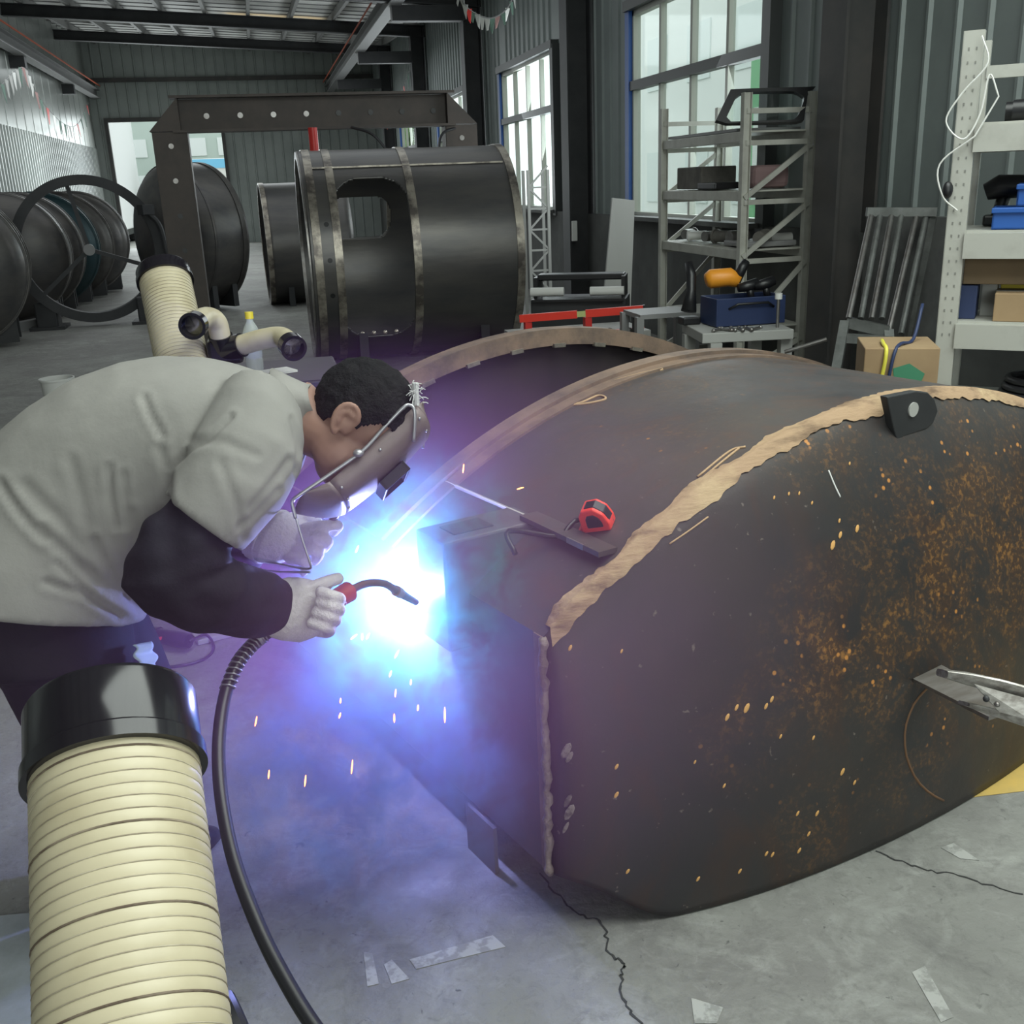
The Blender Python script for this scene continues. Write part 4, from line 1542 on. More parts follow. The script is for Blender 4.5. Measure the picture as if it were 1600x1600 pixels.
# bucket on the floor behind the welder
bl = pz(97, 640, 0)
bk = thing('bucket', 'white paint bucket with a dark open top on the grey floor', 'bucket', (bl.x, bl.y, 0))
prof = [(.0, .0), (0, .11), (.24, .125), (.24, .133), (.255, .133), (.255, .12), (.20, .115), (.20, .0)]
obj('bucket_body', MB().grid(lambda i, j: Vector((bl.x, bl.y, 0)) + Vector((math.cos(2*PI*i), math.sin(2*PI*i), 0))*prof[int(round(j*7))][1] + Vector((0, 0, prof[int(round(j*7))][0])), 28, 7, closed_u=True), M_white, bk, smooth=True, auto=.6)
obj('contents', MB().cyl((bl.x, bl.y, .205), (bl.x, bl.y, .215), .112, 24), M_dark, bk)
# angle grinder
gp = pz(262, 1003, .04)
gr = thing('angle_grinder', 'dark angle grinder with its cord lying on the floor behind the welder', 'angle grinder', (gp.x, gp.y, 0))
ga, gb_ = pz(228, 990, .05), pz(296, 1002, .045)
gd = (gb_-ga).normalized()
obj('motor_body', MB().tube([ga, ga.lerp(gb_, .3), ga.lerp(gb_, .32), ga.lerp(gb_, .85), gb_], [.030, .034, .029, .031, .026], 16), M_black, gr, smooth=True, auto=.6)
obj('gear_head', MB().ball(ga-gd*.015, (.036, .036, .034), 14), M_steel, gr, smooth=True)
obj('label_plate', MB().box(ga.lerp(gb_, .42)+Vector((-.006, -.029, .008)), (.03, .004, .012), .15), M_red, gr)
obj('guard', MB().cyl(ga-gd*.03+Vector((0, 0, -.035)), ga-gd*.03+Vector((0, 0, -.02)), .062, 28), M_steel, gr, smooth=True, auto=.6)
obj('grinding_disc', MB().cyl(ga-gd*.03+Vector((0, 0, -.043)), ga-gd*.03+Vector((0, 0, -.037)), .056, 28), M_carddark, gr)
cp = [gb_, pz(322, 992, .03), pz(334, 1012, .008), pz(318, 1030, .008), pz(280, 1040, .008), pz(235, 1042, .008), pz(150, 1030, .008), pz(60, 1010, .008)]
obj('cord', MB().tube(smoothpath(cp, 8), .0055, 8), M_rubber, gr, smooth=True)
gq = pz(370, 998, .01)
solo('steel_offcut', MB().box((gq.x-.05, gq.y+.08, .012), (.22, .10, .02), .3, bev=.003), M_lgrey, 'pale flat steel offcut on the floor beside the angle grinder', 'offcut')
# pale sheet on the floor at the edge
q = [pz(-60, 1440, 0), pz(70, 1428, 0), pz(66, 1640, 0), pz(-60, 1640, 0)]
solo('metal_sheet', MB().prism([Vector((p.x, p.y, .001)) for p in q], (0, 0, .006)), mat('pale_sheet_metal', (.46, .50, .53), .5, .2, (.34, .37, .38), 9), 'pale metal sheet lying on the floor behind the big cream hose', 'metal sheet')
# arc-lit blue edge of the trousers, added as a pale blue cloth strip
def lit_edgef(i, j):
    p = px(208 + 16*j + 5*i, 1008 + 58*j, 2.02)
    return p + _r*(.012*i + .004*math.sin(j*18)) + FW*(.05*i + .006*math.sin(j*14+i*3))
solo('lit_edge', MB().grid(lit_edgef, 8, 24), mat('arc_lit_blue', (.55, .68, .75), .9), 'pale blue cloth strip added as the arc-lit front edge of the dark trousers', 'lit_edge', smooth=True, solid=.003)

# ================================================================== GANTRY AND DRUMS
gt = thing('gantry_frame', 'brown steel portal frame standing over the dark drums', 'gantry', (.7, 11.4, 0))
GY = 11.4
def ibeam(mb, a, b, w, h, up=(0, 0, 1)):
    a, b, up = Vector(a), Vector(b), Vector(up)
    mb.bar(a+up*(h/2-.01), b+up*(h/2-.01), w, .02, up).bar(a-up*(h/2-.01), b-up*(h/2-.01), w, .02, up).bar(a, b, .02, h, up)
mb = MB()
mb.box((.67, GY, 2.34), (2.75, .02, .30)).box((.67, GY-.05, 2.505), (2.85, .24, .025)).box((.67, GY-.05, 2.185), (2.85, .24, .025))
tb_ = obj('top_beam', mb, M_gantry, gt)
for k in range(8):
    x = -.42 + k*.33
    mb = MB().cyl((x, GY-.012, 2.33), (x, GY-.02, 2.33), .028, 14)
    obj('bolt_hole', mb, M_steel if k < 4 else M_black, tb_)
for s, x0, xg in ((-1, -.79, -.98), (1, 2.16, 2.33)):
    mb = MB().box((x0, GY-.12, 1.09), (.33, .02, 2.18)).box((x0-.16, GY, 1.09), (.02, .24, 2.18)).box((x0+.16, GY, 1.09), (.02, .24, 2.18))
    mb.box((x0, GY, .015), (.5, .4, .03))
    lgx = obj('leg', mb, M_gantry, gt)
    xi = -.68 if s < 0 else 2.02
    obj('gusset', MB().prism([(xg, GY-.13, 2.19), (xi, GY-.13, 2.19), (xi, GY-.13, 2.5)], (0, .26, 0)), M_gantry, gt)
    for k, z in enumerate((2.05, 1.72, 1.38, 1.04)):
        obj('bolt_hole', MB().cyl((x0+.0, GY-.13, z), (x0, GY-.136, z), .026, 14), M_steel if k < 2 else M_black, lgx)
rp = pY(490, 220, 10.9)
jk = thing('red_jack', 'slim red jack post between the drum top and the portal beam', 'jack', (rp.x, 10.9, 1.93))
obj('post', MB().cyl((rp.x, 10.9, 1.86), (rp.x, 10.9, 2.17), .045, 16), M_red, jk, smooth=True, auto=.6)
obj('plate', MB().cyl((rp.x, 10.9, 1.85), (rp.x, 10.9, 1.87), .07, 16), M_dark, jk)
solo('cable', MB().tube(smoothpath([(1.0, 11.2, 2.18), (1.2, 11.1, 2.1), (1.34, 10.9, 1.9)], 6), .014, 8), M_rubber, 'dark cable hanging from the portal beam near the red jack', 'cable', smooth=True)
solo('cable', MB().tube(smoothpath([(2.25, 11.35, 2.17), (1.95, 11.2, 2.1), (1.85, 11.0, 1.88)], 6), .014, 8), M_rubber, 'dark cable looping from the portal beam beside its corner plate', 'cable', smooth=True)

def drum(name, label, c, ax, R, L, m, cuts=(), bands=(), heads=(), n=96, ns=48, group=None, bandm=None, foot=True):
    ns = 130 if cuts else ns
    """rolled shell; c centre, ax axis; cuts: (t0,t1,th0,th1) rounded openings; bands at t; heads: end signs with dished heads"""
    c = Vector(c)
    ax = Vector(ax).normalized()
    up = Vector((0, 0, 1))
    sd = ax.cross(up).normalized()        # th=0 -> sd, th=90deg -> up
    t_ = thing(name, label, 'drum', (c.x, c.y, c.z-R), group=group)
    def P(t, th, r=R):
        return c + ax*((t-.5)*L) + (sd*math.cos(th)+up*math.sin(th))*r
    def skip(i, j):
        th = (2*PI*i)
        for (t0, t1, a0, a1) in cuts:
            ct, ca = (t0+t1)/2, (a0+a1)/2
            dth = (th-ca+PI) % (2*PI) - PI
            u, v = abs(j-ct)*L, abs(dth)*R
            hu, hv = (t1-t0)/2*L, (a1-a0)/2*R
            rr = min(hu, hv)*.8
            if u < hu and v < hv:
                if u > hu-rr and v > hv-rr and math.hypot(u-(hu-rr), v-(hv-rr)) > rr:
                    continue
                return True
        return False
    obj('shell', MB().grid(lambda i, j: P(j, 2*PI*i), n if not cuts else 400, ns if cuts else 12, closed_u=True, skip=skip), m, t_, smooth=True, solid=.02)
    for t in bands:
        obj('band', MB().ring(P(t, 0, 0), ax, R-.005, R+.022, .07, 96), bandm or M_band, t_, smooth=True, auto=.5)
    for s in heads:
        def hf(i, j):
            th = 2*PI*i
            q = j
            return P(.5+.5*s, th, R*(1-q)*.995) + ax*(s*.22*math.sqrt(max(0, 1-(1-q)**2)))
        obj('dished_head', MB().grid(hf, 72, 14, closed_u=True), m, t_, smooth=True)
    if foot:
        for s in (-.3, .3):
            cc = c + ax*(s*L)
            for sg in (-1, 1):
                mb = MB().prism([cc+sd*sg*R*.3+up*(-R-.0), cc+sd*sg*R*.75+up*(-R), cc+sd*sg*R*.75+up*(-R*.68), cc+sd*sg*R*.62+up*(-R*.79)], ax*.08)
                obj('cradle', mb, M_dark, t_)
    return t_, P
# main drum with the door opening: axis along the hall's width
D2c, D2R, D2L = (1.335, 10.15, .97), .95, 1.90
# angle of a point seen on the front: sd = ax x up = (0,-1,0): th=0 faces the camera
dr, P2 = drum('steel_drum', 'dark open steel drum with bright bands and a tall rounded door cut in its side', D2c, (1, 0, 0), D2R, D2L, M_drum,
              cuts=((.135, .47, -.80, .82), (.15, .49, PI-.60, PI-.12)), bands=(.035, .128, .49, .985))
obj('top_strip', MB().bar(P2(.05, .98, D2R+.012), P2(.96, .98, D2R+.012), .03, .014), M_band, dr)
for k in range(3):
    obj('bolt_hole', MB().cyl(P2(.085, .35-.32*k, D2R+.012), P2(.085, .35-.32*k, D2R+.004), .022, 12), M_black, dr)
def lampb(t, th):
    return MB().ball(P2(t, th, D2R-.03), .02, 10)
for k in range(6):
    obj('tack', lampb(.165+.055*k, -.80), mat('bright_tack', (.85, .75, .65), .3, .8), dr, smooth=True)
obj('lip', MB().ring(P2(.0, 0, 0), (1, 0, 0), D2R-.06, D2R+.005, .03, 96), M_steel, dr)
drum('steel_drum', 'large dark drum with a bulging end standing behind the portal leg', (-.99, 15.7, 1.02), (-.80, -.60, 0), .97, .55, M_drum, bands=(.12,), heads=(1,), bandm=M_drum3)
obj_eye = solo('lifting_eye', MB().tube([(-1.12+.05*math.cos(k/12*2*PI), 15.63, 2.02+.05*math.sin(k/12*2*PI)) for k in range(12)], .01, 6, closed=True), M_steel, 'small steel lifting eye on top of the drum with a bulging end', 'lifting eye')
drum('steel_drum', 'plain dark drum with one bright edge behind the drum with the door', (.62, 15.8, .84), (1, .04, 0), .84, 1.2, M_drum, bands=(.02,))

# rotating hoop on feet, and the row of drums along the pale wall
hp_ = Vector((-2.17, 14.3, .96))
hax = Vector((.16, -1, 0)).normalized()
ho = thing('rotator_hoop', 'big dark steel hoop with a hub and spokes standing on feet', 'hoop', (hp_.x, hp_.y, 0))
obj('rim', MB().ring(hp_, hax, .79, .91, .16, 72), M_dark, ho, smooth=True, auto=.5)
obj('hub', MB().cyl(hp_-hax*.05, hp_+hax*.09, .07, 20), M_grey, ho, smooth=True, auto=.6)
hx_ = hax.cross(Vector((0, 0, 1))).normalized()
for a in (-40, 80, 200):
    v = hx_*math.cos(math.radians(a)) + Vector((0, 0, 1))*math.sin(math.radians(a))
    if v.dot(_r) > 0 and a == -40:
        pass
    obj('spoke', MB().bar(hp_+v*.05, hp_+v*.83, .05, .05, hax), M_dark, ho)
for s in (-1, 1):
    mb = MB().box((hp_.x+s*.62, hp_.y, .17), (.26, .3, .34), bev=.02).box((hp_.x+s*.62, hp_.y, .02), (.42, .45, .04))
    obj('foot', mb, M_dark, ho)
q0 = hp_ + Vector((.83, 0, .05))
mb = MB().tube(smoothpath([hp_+Vector((.78, -.05, .42)), hp_+Vector((.9, -.05, .25)), hp_+Vector((.95, -.05, -.15))], 5), .035, 8)
mb.box(hp_+Vector((.76, -.05, .46)), (.16, .14, .12), .6)
obj('drive_arm', mb, M_dark, ho)
row = [(105, 15.6, M_drum, 'black closed drum just behind the big hoop'), (127, 16.6, M_drum, 'black closed drum second behind the big hoop'),
       (152, 17.6, M_drum2, 'dark teal closed drum third behind the big hoop'), (176, 18.6, M_drum3, 'grey closed drum fourth behind the big hoop'),
       (200, 19.6, M_drum, 'black closed drum at the far end of the row behind the hoop')]
for (xp, y, m, lab) in row:
    xr = pY(xp, 370, y).x
    drum('ring_drum', lab, (xr-.84, y, .86), (.10, -1, 0), .83, .6, m, bands=(.06, .94), heads=(1,), bandm=m, n=64, group='drums in the row behind the hoop')
for (xp, y, lab) in ((42, 13.0, 'black ribbed drum cut by the picture edge beside the hoop'),):
    xr = pY(xp, 385, y).x
    drum('ribbed_drum', lab, (xr-.9, y, .9), (.16, -1, 0), .86, .8, M_drum, bands=(.05, .5, .95), heads=(1,), bandm=M_drum3, n=64)
sk = pz(30, 515, 0)
solo('floor_beam', MB().bar((-4.0, 12.6, .06), (-2.9, 14.6, .06), .12, .12), M_grey, 'long grey steel bar on the floor in front of the black drums', 'steel bar')

# ================================================================== RIGHT SIDE: SHELVES, BENCHES, LEANING THINGS
def rack(name, label, x0, x1, y0, y1, h, shelves, m, pw=.055, braces=True):
    t = thing(name, label, 'shelving', ((x0+x1)/2, (y0+y1)/2, 0))
    for x in (x0, x1):
        for y in (y0, y1):
            mb = MB().box((x, y-.0, h/2), (pw, .006, h)).box((x-pw/2 if x == x1 else x+pw/2, y, h/2), (.006, pw, h)).box((x+pw/2 if x == x1 else x-pw/2, y, h/2), (.006, pw, h))
            p = obj('post', mb, m, t)
    for z in shelves:
        for x in (x0, x1):
            obj('side_beam', MB().box((x, (y0+y1)/2, z-.035), (.035, y1-y0-pw, .07), bev=.004), m, t)
        obj('shelf_deck', MB().box(((x0+x1)/2, (y0+y1)/2, z-.004), (x1-x0-.03, y1-y0-.02, .012)), m, t)
    for y in (y0, y1):
        zs = [.12]+[z-.08 for z in shelves]
        for z in zs+[h-.12]:
            obj('strut', MB().bar((x0, y, z), (x1, y, z), .025, .035), m, t)
        if braces:
            for za, zb in zip(zs, zs[1:]):
                obj('diagonal', MB().bar((x0, y-.01, za+.03), (x1, y-.01, zb-.02), .02, .035), m, t)
    return t
# far shelving under the window
RA = dict(x0=3.36, x1=3.86, y0=7.0, y1=8.55)
rack('storage_rack', 'cream steel shelving holding parts below the tall window', h=2.12, shelves=(.5, 1.06, 1.47, 1.87), m=M_rack, **RA)
# near shelving at the picture edge, long side facing the camera
def rack_near():
    m = M_rackw
    A = px(1499, 300, 4.1)
    A.z = 0
    d = Vector((.76, -.65, 0)).normalized()          # along its front
    nrm = Vector((.65, .76, 0)).normalized()         # into the wall
    L, Dp, H = 1.0, .42, 2.085
    t = thing('storage_rack', 'white steel shelving with blue bins and cartons at the picture edge', 'shelving', A)
    for (u, v) in ((0, 0), (0, Dp), (L, 0), (L, Dp)):
        q = A + d*u + nrm*v
        ang = math.atan2(d.y, d.x)
        mb = MB().box(q+Vector((0, 0, H/2)), (.07, .006, H), ang).box(q-d*.035+nrm*.03+Vector((0, 0, H/2)), (.006, .06, H), ang).box(q+d*.035+nrm*.03+Vector((0, 0, H/2)), (.006, .06, H), ang)
        p = obj('post', mb, m, t)
        if u == 0 and v == 0:
            z = .92
            while z < H-.04:
                for s in (-.014, .014):
                    obj('slot', MB().box(q+d*s-nrm*.004+Vector((0, 0, z)), (.006, .002, .010), ang), mat('slot_grey', (.22, .22, .2), .7), p)
                z += .05
    for z in (.30, .62, .965, 1.33, 1.74):
        for v in (0, Dp):
            obj('beam', MB().bar(A+d*.035+nrm*v+Vector((0, 0, z-.05)), A+d*(L-.035)+nrm*v+Vector((0, 0, z-.05)), .04, .10), m, t)
        obj('shelf_deck', MB().prism([A+d*.0+nrm*.02+Vector((0, 0, z)), A+d*L+nrm*.02+Vector((0, 0, z)), A+d*L+nrm*(Dp-.02)+Vector((0, 0, z)), A+nrm*(Dp-.02)+Vector((0, 0, z))], (0, 0, .01)), m, t)
    obj('top_rail', MB().bar(A+d*.03+nrm*Dp+Vector((0, 0, 1.96)), A+d*L+nrm*Dp+Vector((0, 0, 1.96)), .03, .05), m, t)
    for za, zb in ((.34, .56), (1.0, 1.26), (1.38, 1.66)):
        obj('diagonal', MB().bar(A+d*.05+nrm*(Dp-.02)+Vector((0, 0, zb)), A+d*(.05+(zb-za)*1.0)+nrm*(Dp-.02)+Vector((0, 0, za)) if za < .4 else A+d*(.05+.6)+nrm*(Dp+.02)+Vector((0, 0, zb+.25)), .02, .04), m, t)
    return A, d, nrm
RBA, RBd, RBn = rack_near()
def onrack(u, v, z):
    return RBA + RBd*u + RBn*v + Vector((0, 0, z))
rang = math.atan2(RBd.y, RBd.x)
# wire loop hung on the near post
solo('white_wire', MB().tube(smoothpath([onrack(.03, -.03, 2.06), onrack(.06, -.04, 1.96), onrack(-.02, -.04, 1.86), onrack(-.07, -.04, 1.76), onrack(.0, -.04, 1.69), onrack(.05, -.03, 1.78), onrack(.07, -.03, 1.92), onrack(.11, -.03, 1.84)], 6)
     + smoothpath([onrack(.04, -.03, 1.70), onrack(-.08, -.03, 1.60), onrack(-.06, -.03, 1.48), onrack(.0, -.02, 1.42)], 6), .0035, 6), M_white, 'thin white wire looped around the white shelving post', 'wire', smooth=True)
kn = onrack(-.043, -.02, 1.50)
solo('door_stop', MB().ball(kn, (.022, .020, .034), 14), M_black, 'small round black stop on the side of the white shelving post', 'stop', smooth=True)
M_roll = mat('grey_roll', (.45, .45, .42), .6)
for k, (v, z, x0) in enumerate(((.08, 1.79, .16), (.19, 1.79, .13), (.14, 1.87, .22))):
    r_ = thing('tube_roll', ('lower front pale tube with a black end on the top shelf', 'lower rear pale tube with a black end on the top shelf', 'upper pale tube with a black end stacked on the other tubes')[k], 'tube', onrack(x0+.3, v, z-.04))
    obj('tube', MB().cyl(onrack(x0+.05, v, z), onrack(x0+.75, v, z), .037, 18), M_roll, r_, smooth=True, auto=.6)
    obj('end_cap', MB().cyl(onrack(x0, v, z), onrack(x0+.06, v, z), .040, 18), M_black, r_, smooth=True, auto=.6)
def bin_(loc, sx, sy, sz, m, name, label, cat):
    c = Vector(loc)
    t = thing(name, label, cat, c)
    R = Matrix.Translation(c) @ Matrix.Rotation(rang, 4, 'Z')
    w = .006
    mb = MB()
    mb.box((0, 0, w/2), (sx, sy, w), M=R).box((0, -sy/2+w/2, sz/2), (sx, w, sz), M=R).box((0, sy/2-w/2, sz/2), (sx, w, sz), M=R).box((-sx/2+w/2, 0, sz/2), (w, sy, sz), M=R).box((sx/2-w/2, 0, sz/2), (w, sy, sz), M=R)
    obj('tray', mb, m, t)
    obj('rim', MB().box((0, -sy/2-.006, sz-.012), (sx+.01, .012, .02), M=R, bev=.003), m, t)
    return t
bin_(onrack(.30, .12, 1.342), .34, .2, .085, M_blue, 'parts_bin', 'lower blue plastic parts bin on the white shelving', 'bin')
bin_(onrack(.36, .13, 1.430), .30, .18, .085, M_blue, 'parts_bin', 'upper blue plastic parts bin stacked on the lower one', 'bin')
bt_ = thing('black_drill', 'black power tool lying behind the blue bins', 'power tool', onrack(.14, .3, 1.342))
obj('motor_body', MB().tube([onrack(.08, .3, 1.48), onrack(.13, .3, 1.50), onrack(.26, .3, 1.50)], [.035, .05, .045], 14), M_black, bt_, smooth=True, auto=.6)
obj('grip', MB().tube([onrack(.16, .3, 1.49), onrack(.13, .3, 1.36)], [.028, .026], 12), M_black, bt_, smooth=True)
obj('battery', MB().box(onrack(.13, .3, 1.365), (.10, .08, .045), rang, bev=.01), M_black, bt_)
def carton(loc, size, m, name, label, ang, cat='box'):
    c = Vector(loc)
    t = thing(name, label, cat, c)
    R = Matrix.Translation(c) @ Matrix.Rotation(ang, 4, 'Z')
    obj('carton_body', MB().box((0, 0, size[2]/2), size, M=R, bev=.004), m, t)
    obj('tape_strip', MB().box((0, 0, size[2]+.0006), (size[0]*1.001, .04, .001), M=R), M_roll, t)
    return t, R
carton(onrack(.24, .19, 1.12), (.40, .24, .12), M_carddark, 'flat_carton', 'wide brown cardboard carton resting on the shelf boxes', rang)
carton(onrack(.30, .12, .975), (.26, .20, .115), M_card, 'small_carton', 'open tan carton on the middle white shelf', rang)
carton(onrack(.06, .16, .975), (.08, .16, .14), M_navy, 'dark_box', 'dark blue upright box beside the tan carton', rang)
carton(onrack(.14, .26, .975), (.06, .16, .14), M_lgrey, 'grey_box', 'pale grey upright box between the dark box and carton', rang)
carton(onrack(.30, .30, .975), (.24, .10, .14), M_yellow, 'yellow_box', 'yellow box behind the tan carton on the middle shelf', rang)
cc = onrack(.40, .19, .64)
ct = thing('hose_coil', 'coil of black hose lying on the low white shelf', 'hose', cc)
for k in range(3):
    obj('coil_turn', MB().tube([(cc.x+(.17-.01*k)*math.cos(a*.2618), cc.y+(.17-.01*k)*math.sin(a*.2618), cc.z+.016+.03*k) for a in range(24)], .016, 8, closed=True), M_rubber, ct, smooth=True)
carton(onrack(.70, .22, .64), (.12, .2, .24), M_blue, 'blue_can', 'blue upright canister at the back of the low white shelf', rang)
# cardboard box on a low stool near the trestle
bc_ = px(1400, 560, 4.15)
st = thing('low_stool', 'low dark wooden stool under the torn cardboard box', 'stool', (bc_.x, bc_.y, 0))
obj('seat', MB().box((bc_.x, bc_.y, .64), (.36, .34, .04), -.45), M_carddark, st)
for sx in (-.12, .12):
    for sy in (-.12, .12):
        obj('leg', MB().box((bc_.x+sx, bc_.y+sy, .31), (.035, .035, .62)), M_carddark, st)
cb_ = thing('cardboard_box', 'torn tan cardboard box with green print beside the white shelving', 'box', (bc_.x, bc_.y, .66))
R = Matrix.Translation((bc_.x, bc_.y, .66)) @ Matrix.Rotation(-.45, 4, 'Z')
obj('carton_body', MB().box((0, 0, .13), (.28, .30, .26), M=R, bev=.004), M_card, cb_)
obj('print_patch', MB().prism([R @ Vector(p) for p in ((-.02, -.1515, .12), (.07, -.1515, .10), (.09, -.1515, .16), (.03, -.1515, .2), (-.03, -.1515, .18))], R.to_3x3() @ Vector((0, -.001, 0))), mat('green_print', (.05, .22, .12), .7), cb_)
ys = [R @ Vector(p) for p in ((-.06, .0, .268), (-.065, -.10, .268), (-.06, -.158, .25), (-.07, -.160, .15), (-.10, -.160, .02))]
obj('yellow_strap', MB().tube(smoothpath(ys, 5), .008, 8), mat('yellow_cord', (.75, .68, .08), .5), cb_, smooth=True)
sb = [R @ Vector(p) for p in ((.10, .10, .40), (.06, .0, .272), (.0, -.1, .27), (-.03, -.158, .24), (-.05, -.160, .10))]
obj('dark_strap', MB().tube(smoothpath(sb, 5), .007, 8), M_navy, cb_, smooth=True)

# trestle with steel tubes leaning against the wall
ts = thing('tube_trestle', 'grey steel trestle with slanting tubes leaning against the wall', 'trestle', (3.5, 5.4, 0))
M_galv = mat('dull_galvanised', (.25, .26, .25), .45, .5, (.15, .155, .15), 9)
a0, a1 = px(1354, 331, 6.0), px(1462, 331, 5.95)
obj('top_channel', MB().bar(a0, a1, .06, .05), M_galv, ts)
b0, b1 = px(1322, 503, 5.75), px(1388, 518, 5.7)
tops = [1361, 1375, 1393, 1408, 1432, 1447]
bots = [1326, 1345, 1362, 1378, 1388, 1408]
for k in range(6):
    p = px(tops[k], 338, 5.96)
    q = px(bots[k], 498 if k < 4 else 522, 5.72)
    obj('tube', MB().cyl(p, q, .017, 12), M_galv if k % 2 else M_steel, ts, smooth=True, auto=.6)
obj('lower_bar', MB().bar(b0, b1, .05, .06), M_galv, ts)
obj('cross_bar', MB().bar(px(1318, 528, 5.7), px(1395, 533, 5.66), .04, .05), M_galv, ts)
for p, q in ((px(1320, 505, 5.74), px(1303, 600, 5.55)), (px(1388, 518, 5.7), px(1395, 640, 5.5))):
    d = (q-p).normalized()
    q2 = p + d*(p.z/-d.z)
    obj('leg', MB().bar(p, q2, .05, .05), M_galv, ts)
p0_ = px(1352, 340, 6.0)
obj('rear_leg', MB().bar(px(1456, 335, 5.96), Vector((3.86, 5.75, 0)), .04, .04), M_galv, ts)
# torn board behind the trestle
p0_ = px(1318, 355, 6.15)
solo('grey_board', MB().box((3.86, 5.75, .66), (.03, .9, 1.3), bev=.004), mat('dusty_board', (.16, .165, .16), .85, 0, (.10, .10, .10), 4), 'dusty grey board standing against the wall behind the trestle', 'board')
# two thin rods
solo('steel_rod', MB().tube([px(1226, 550, 5.9), px(1292, 530, 5.8)], .012, 8), M_steel, 'thin steel rod lying slanted beside the small bench', 'rod')

# ---- on the far shelving
def rx(y, x, z):
    return Vector((x, y, z))
# window frame like black panel on the top
fr = thing('black_door_window', 'black vehicle window frame with clear glass lying on top of the cream shelving', 'window frame', (3.6, 7.15, 1.88))
outer = [px(*q, 7.15) for q in ((1116, 193), (1142, 139), (1278, 135), (1276, 145), (1262, 148), (1256, 190))]
inner = [px(*q, 7.15) for q in ((1134, 186), (1150, 152), (1162, 143), (1240, 142), (1256, 148), (1257, 155), (1248, 180), (1240, 187), (1140, 190))]
def annulus(outer, inner, d):
    t = bmesh.new()
    N_ = 48
    def samp(P):
        L = [(P[(i+1) % len(P)]-P[i]).length for i in range(len(P))]
        c = sum(P, Vector())/len(P)
        out = []
        for k in range(N_):
            a = 2*PI*k/N_
            dirn = _r*math.cos(a) + _u*math.sin(a)
            best = None
            for i in range(len(P)):
                p, q = P[i], P[(i+1) % len(P)]
                # 2D intersection in (_r,_u)
                px_, py_ = (p-cin).dot(_r), (p-cin).dot(_u)
                qx, qy = (q-cin).dot(_r), (q-cin).dot(_u)
                dx, dy = math.cos(a), math.sin(a)
                ex_, ey_ = qx-px_, qy-py_
                det = dx*ey_ - dy*ex_
                if abs(det) < 1e-12:
                    continue
                tt = (px_*ey_ - py_*ex_)/det
                ss = (px_*dy - py_*dx)/det
                if tt > 0 and -1e-6 <= ss <= 1+1e-6:
                    best = tt if best is None else max(best, tt)
            out.append(cin + dirn*(best or .01))
        return out
    cin = sum(inner, Vector())/len(inner)
    O, I = samp(outer), samp(inner)
    A = [t.verts.new(p) for p in O]
    B = [t.verts.new(p) for p in I]
    A2 = [t.verts.new(p+d) for p in O]
    B2 = [t.verts.new(p+d) for p in I]
    for k in range(N_):
        j = (k+1) % N_
        t.faces.new((A[k], A[j], B[j], B[k]))
        t.faces.new((A2[j], A2[k], B2[k], B2[j]))
        t.faces.new((A[j], A[k], A2[k], A2[j]))
        t.faces.new((B[k], B[j], B2[j], B2[k]))
    mb = MB()
    mb._add(t)
    return mb, I
mb, I_ = annulus(outer, inner, FW*.05)
obj('frame', mb, M_black, fr)
obj('glass', MB().prism([p+FW*.02 for p in I_], FW*.006), M_glass, fr)
solo('shelf_board', MB().box((3.61, 7.8, 1.885), (.5, 1.3, .02)), M_grey, 'flat grey board lying on the top deck of the cream shelving', 'board')
def rbox(name, lab, cat, xy, size, z, m, ang=0., bev=.01):
    return solo(name, MB().box((xy[0], xy[1], z+size[2]/2), size, ang, bev=bev), m, lab, cat)
M_dust = mat('dusty_grey_brown', (.16, .15, .135), .85, 0, (.10, .095, .085), 9)
rbox('parts_case', 'dusty grey case on the second cream shelf', 'case', (3.55, 8.1, 0), (.3, .5, .17), 1.48, M_dust)
rbox('parts_tray', 'black tray in front of the dusty grey case', 'tray', (3.44, 7.62, 0), (.2, .34, .05), 1.48, M_black)
rbox('rolled_foam', 'pinkish brown block on the second shelf near the shelving post', 'block', (3.62, 7.18, 0), (.28, .2, .16), 1.48, mat('pinkish_block', (.23, .15, .15), .8), bev=.04)
rn = random.Random(8)
for k, (x, y, r, m) in enumerate(((3.50, 8.3, .05, M_steel), (3.48, 8.1, .045, M_white), (3.5, 7.85, .05, M_steel), (3.5, 7.65, .055, M_dust), (3.52, 7.42, .06, M_steel), (3.62, 7.2, .06, M_dust), (3.74, 7.15, .05, M_lgrey))):
    lab = ('shiny pipe fitting at the far end of the third cream shelf', 'white pipe fitting second along the third cream shelf', 'shiny pipe fitting in the middle of the third cream shelf', 'dusty fitting just past the middle of the third shelf',
           'shiny fitting beside the thick cream post', 'dusty fitting behind the thick cream post', 'pale fitting nearest the wall on the third shelf')[k]
    t = thing('pipe_fitting', lab, 'fitting', (x, y, 1.07), group='fittings on the cream shelf')
    a = rn.uniform(0, 3)
    v = Vector((math.cos(a), math.sin(a), 0))
    c = Vector((x, y, 1.07+r))
    obj('pipe', MB().cyl(c-v*.08, c+v*.08, r*.8, 16), m, t, smooth=True, auto=.6)
    obj('flange', MB().cyl(c+v*.06, c+v*.075, r, 16), m, t, smooth=True, auto=.6)
rbox('flat_steel_bundle', 'stack of grey flat steel on the lowest visible cream shelf', 'steel plates', (3.62, 7.25, 0), (.4, .4, .04), 1.07, M_grey)

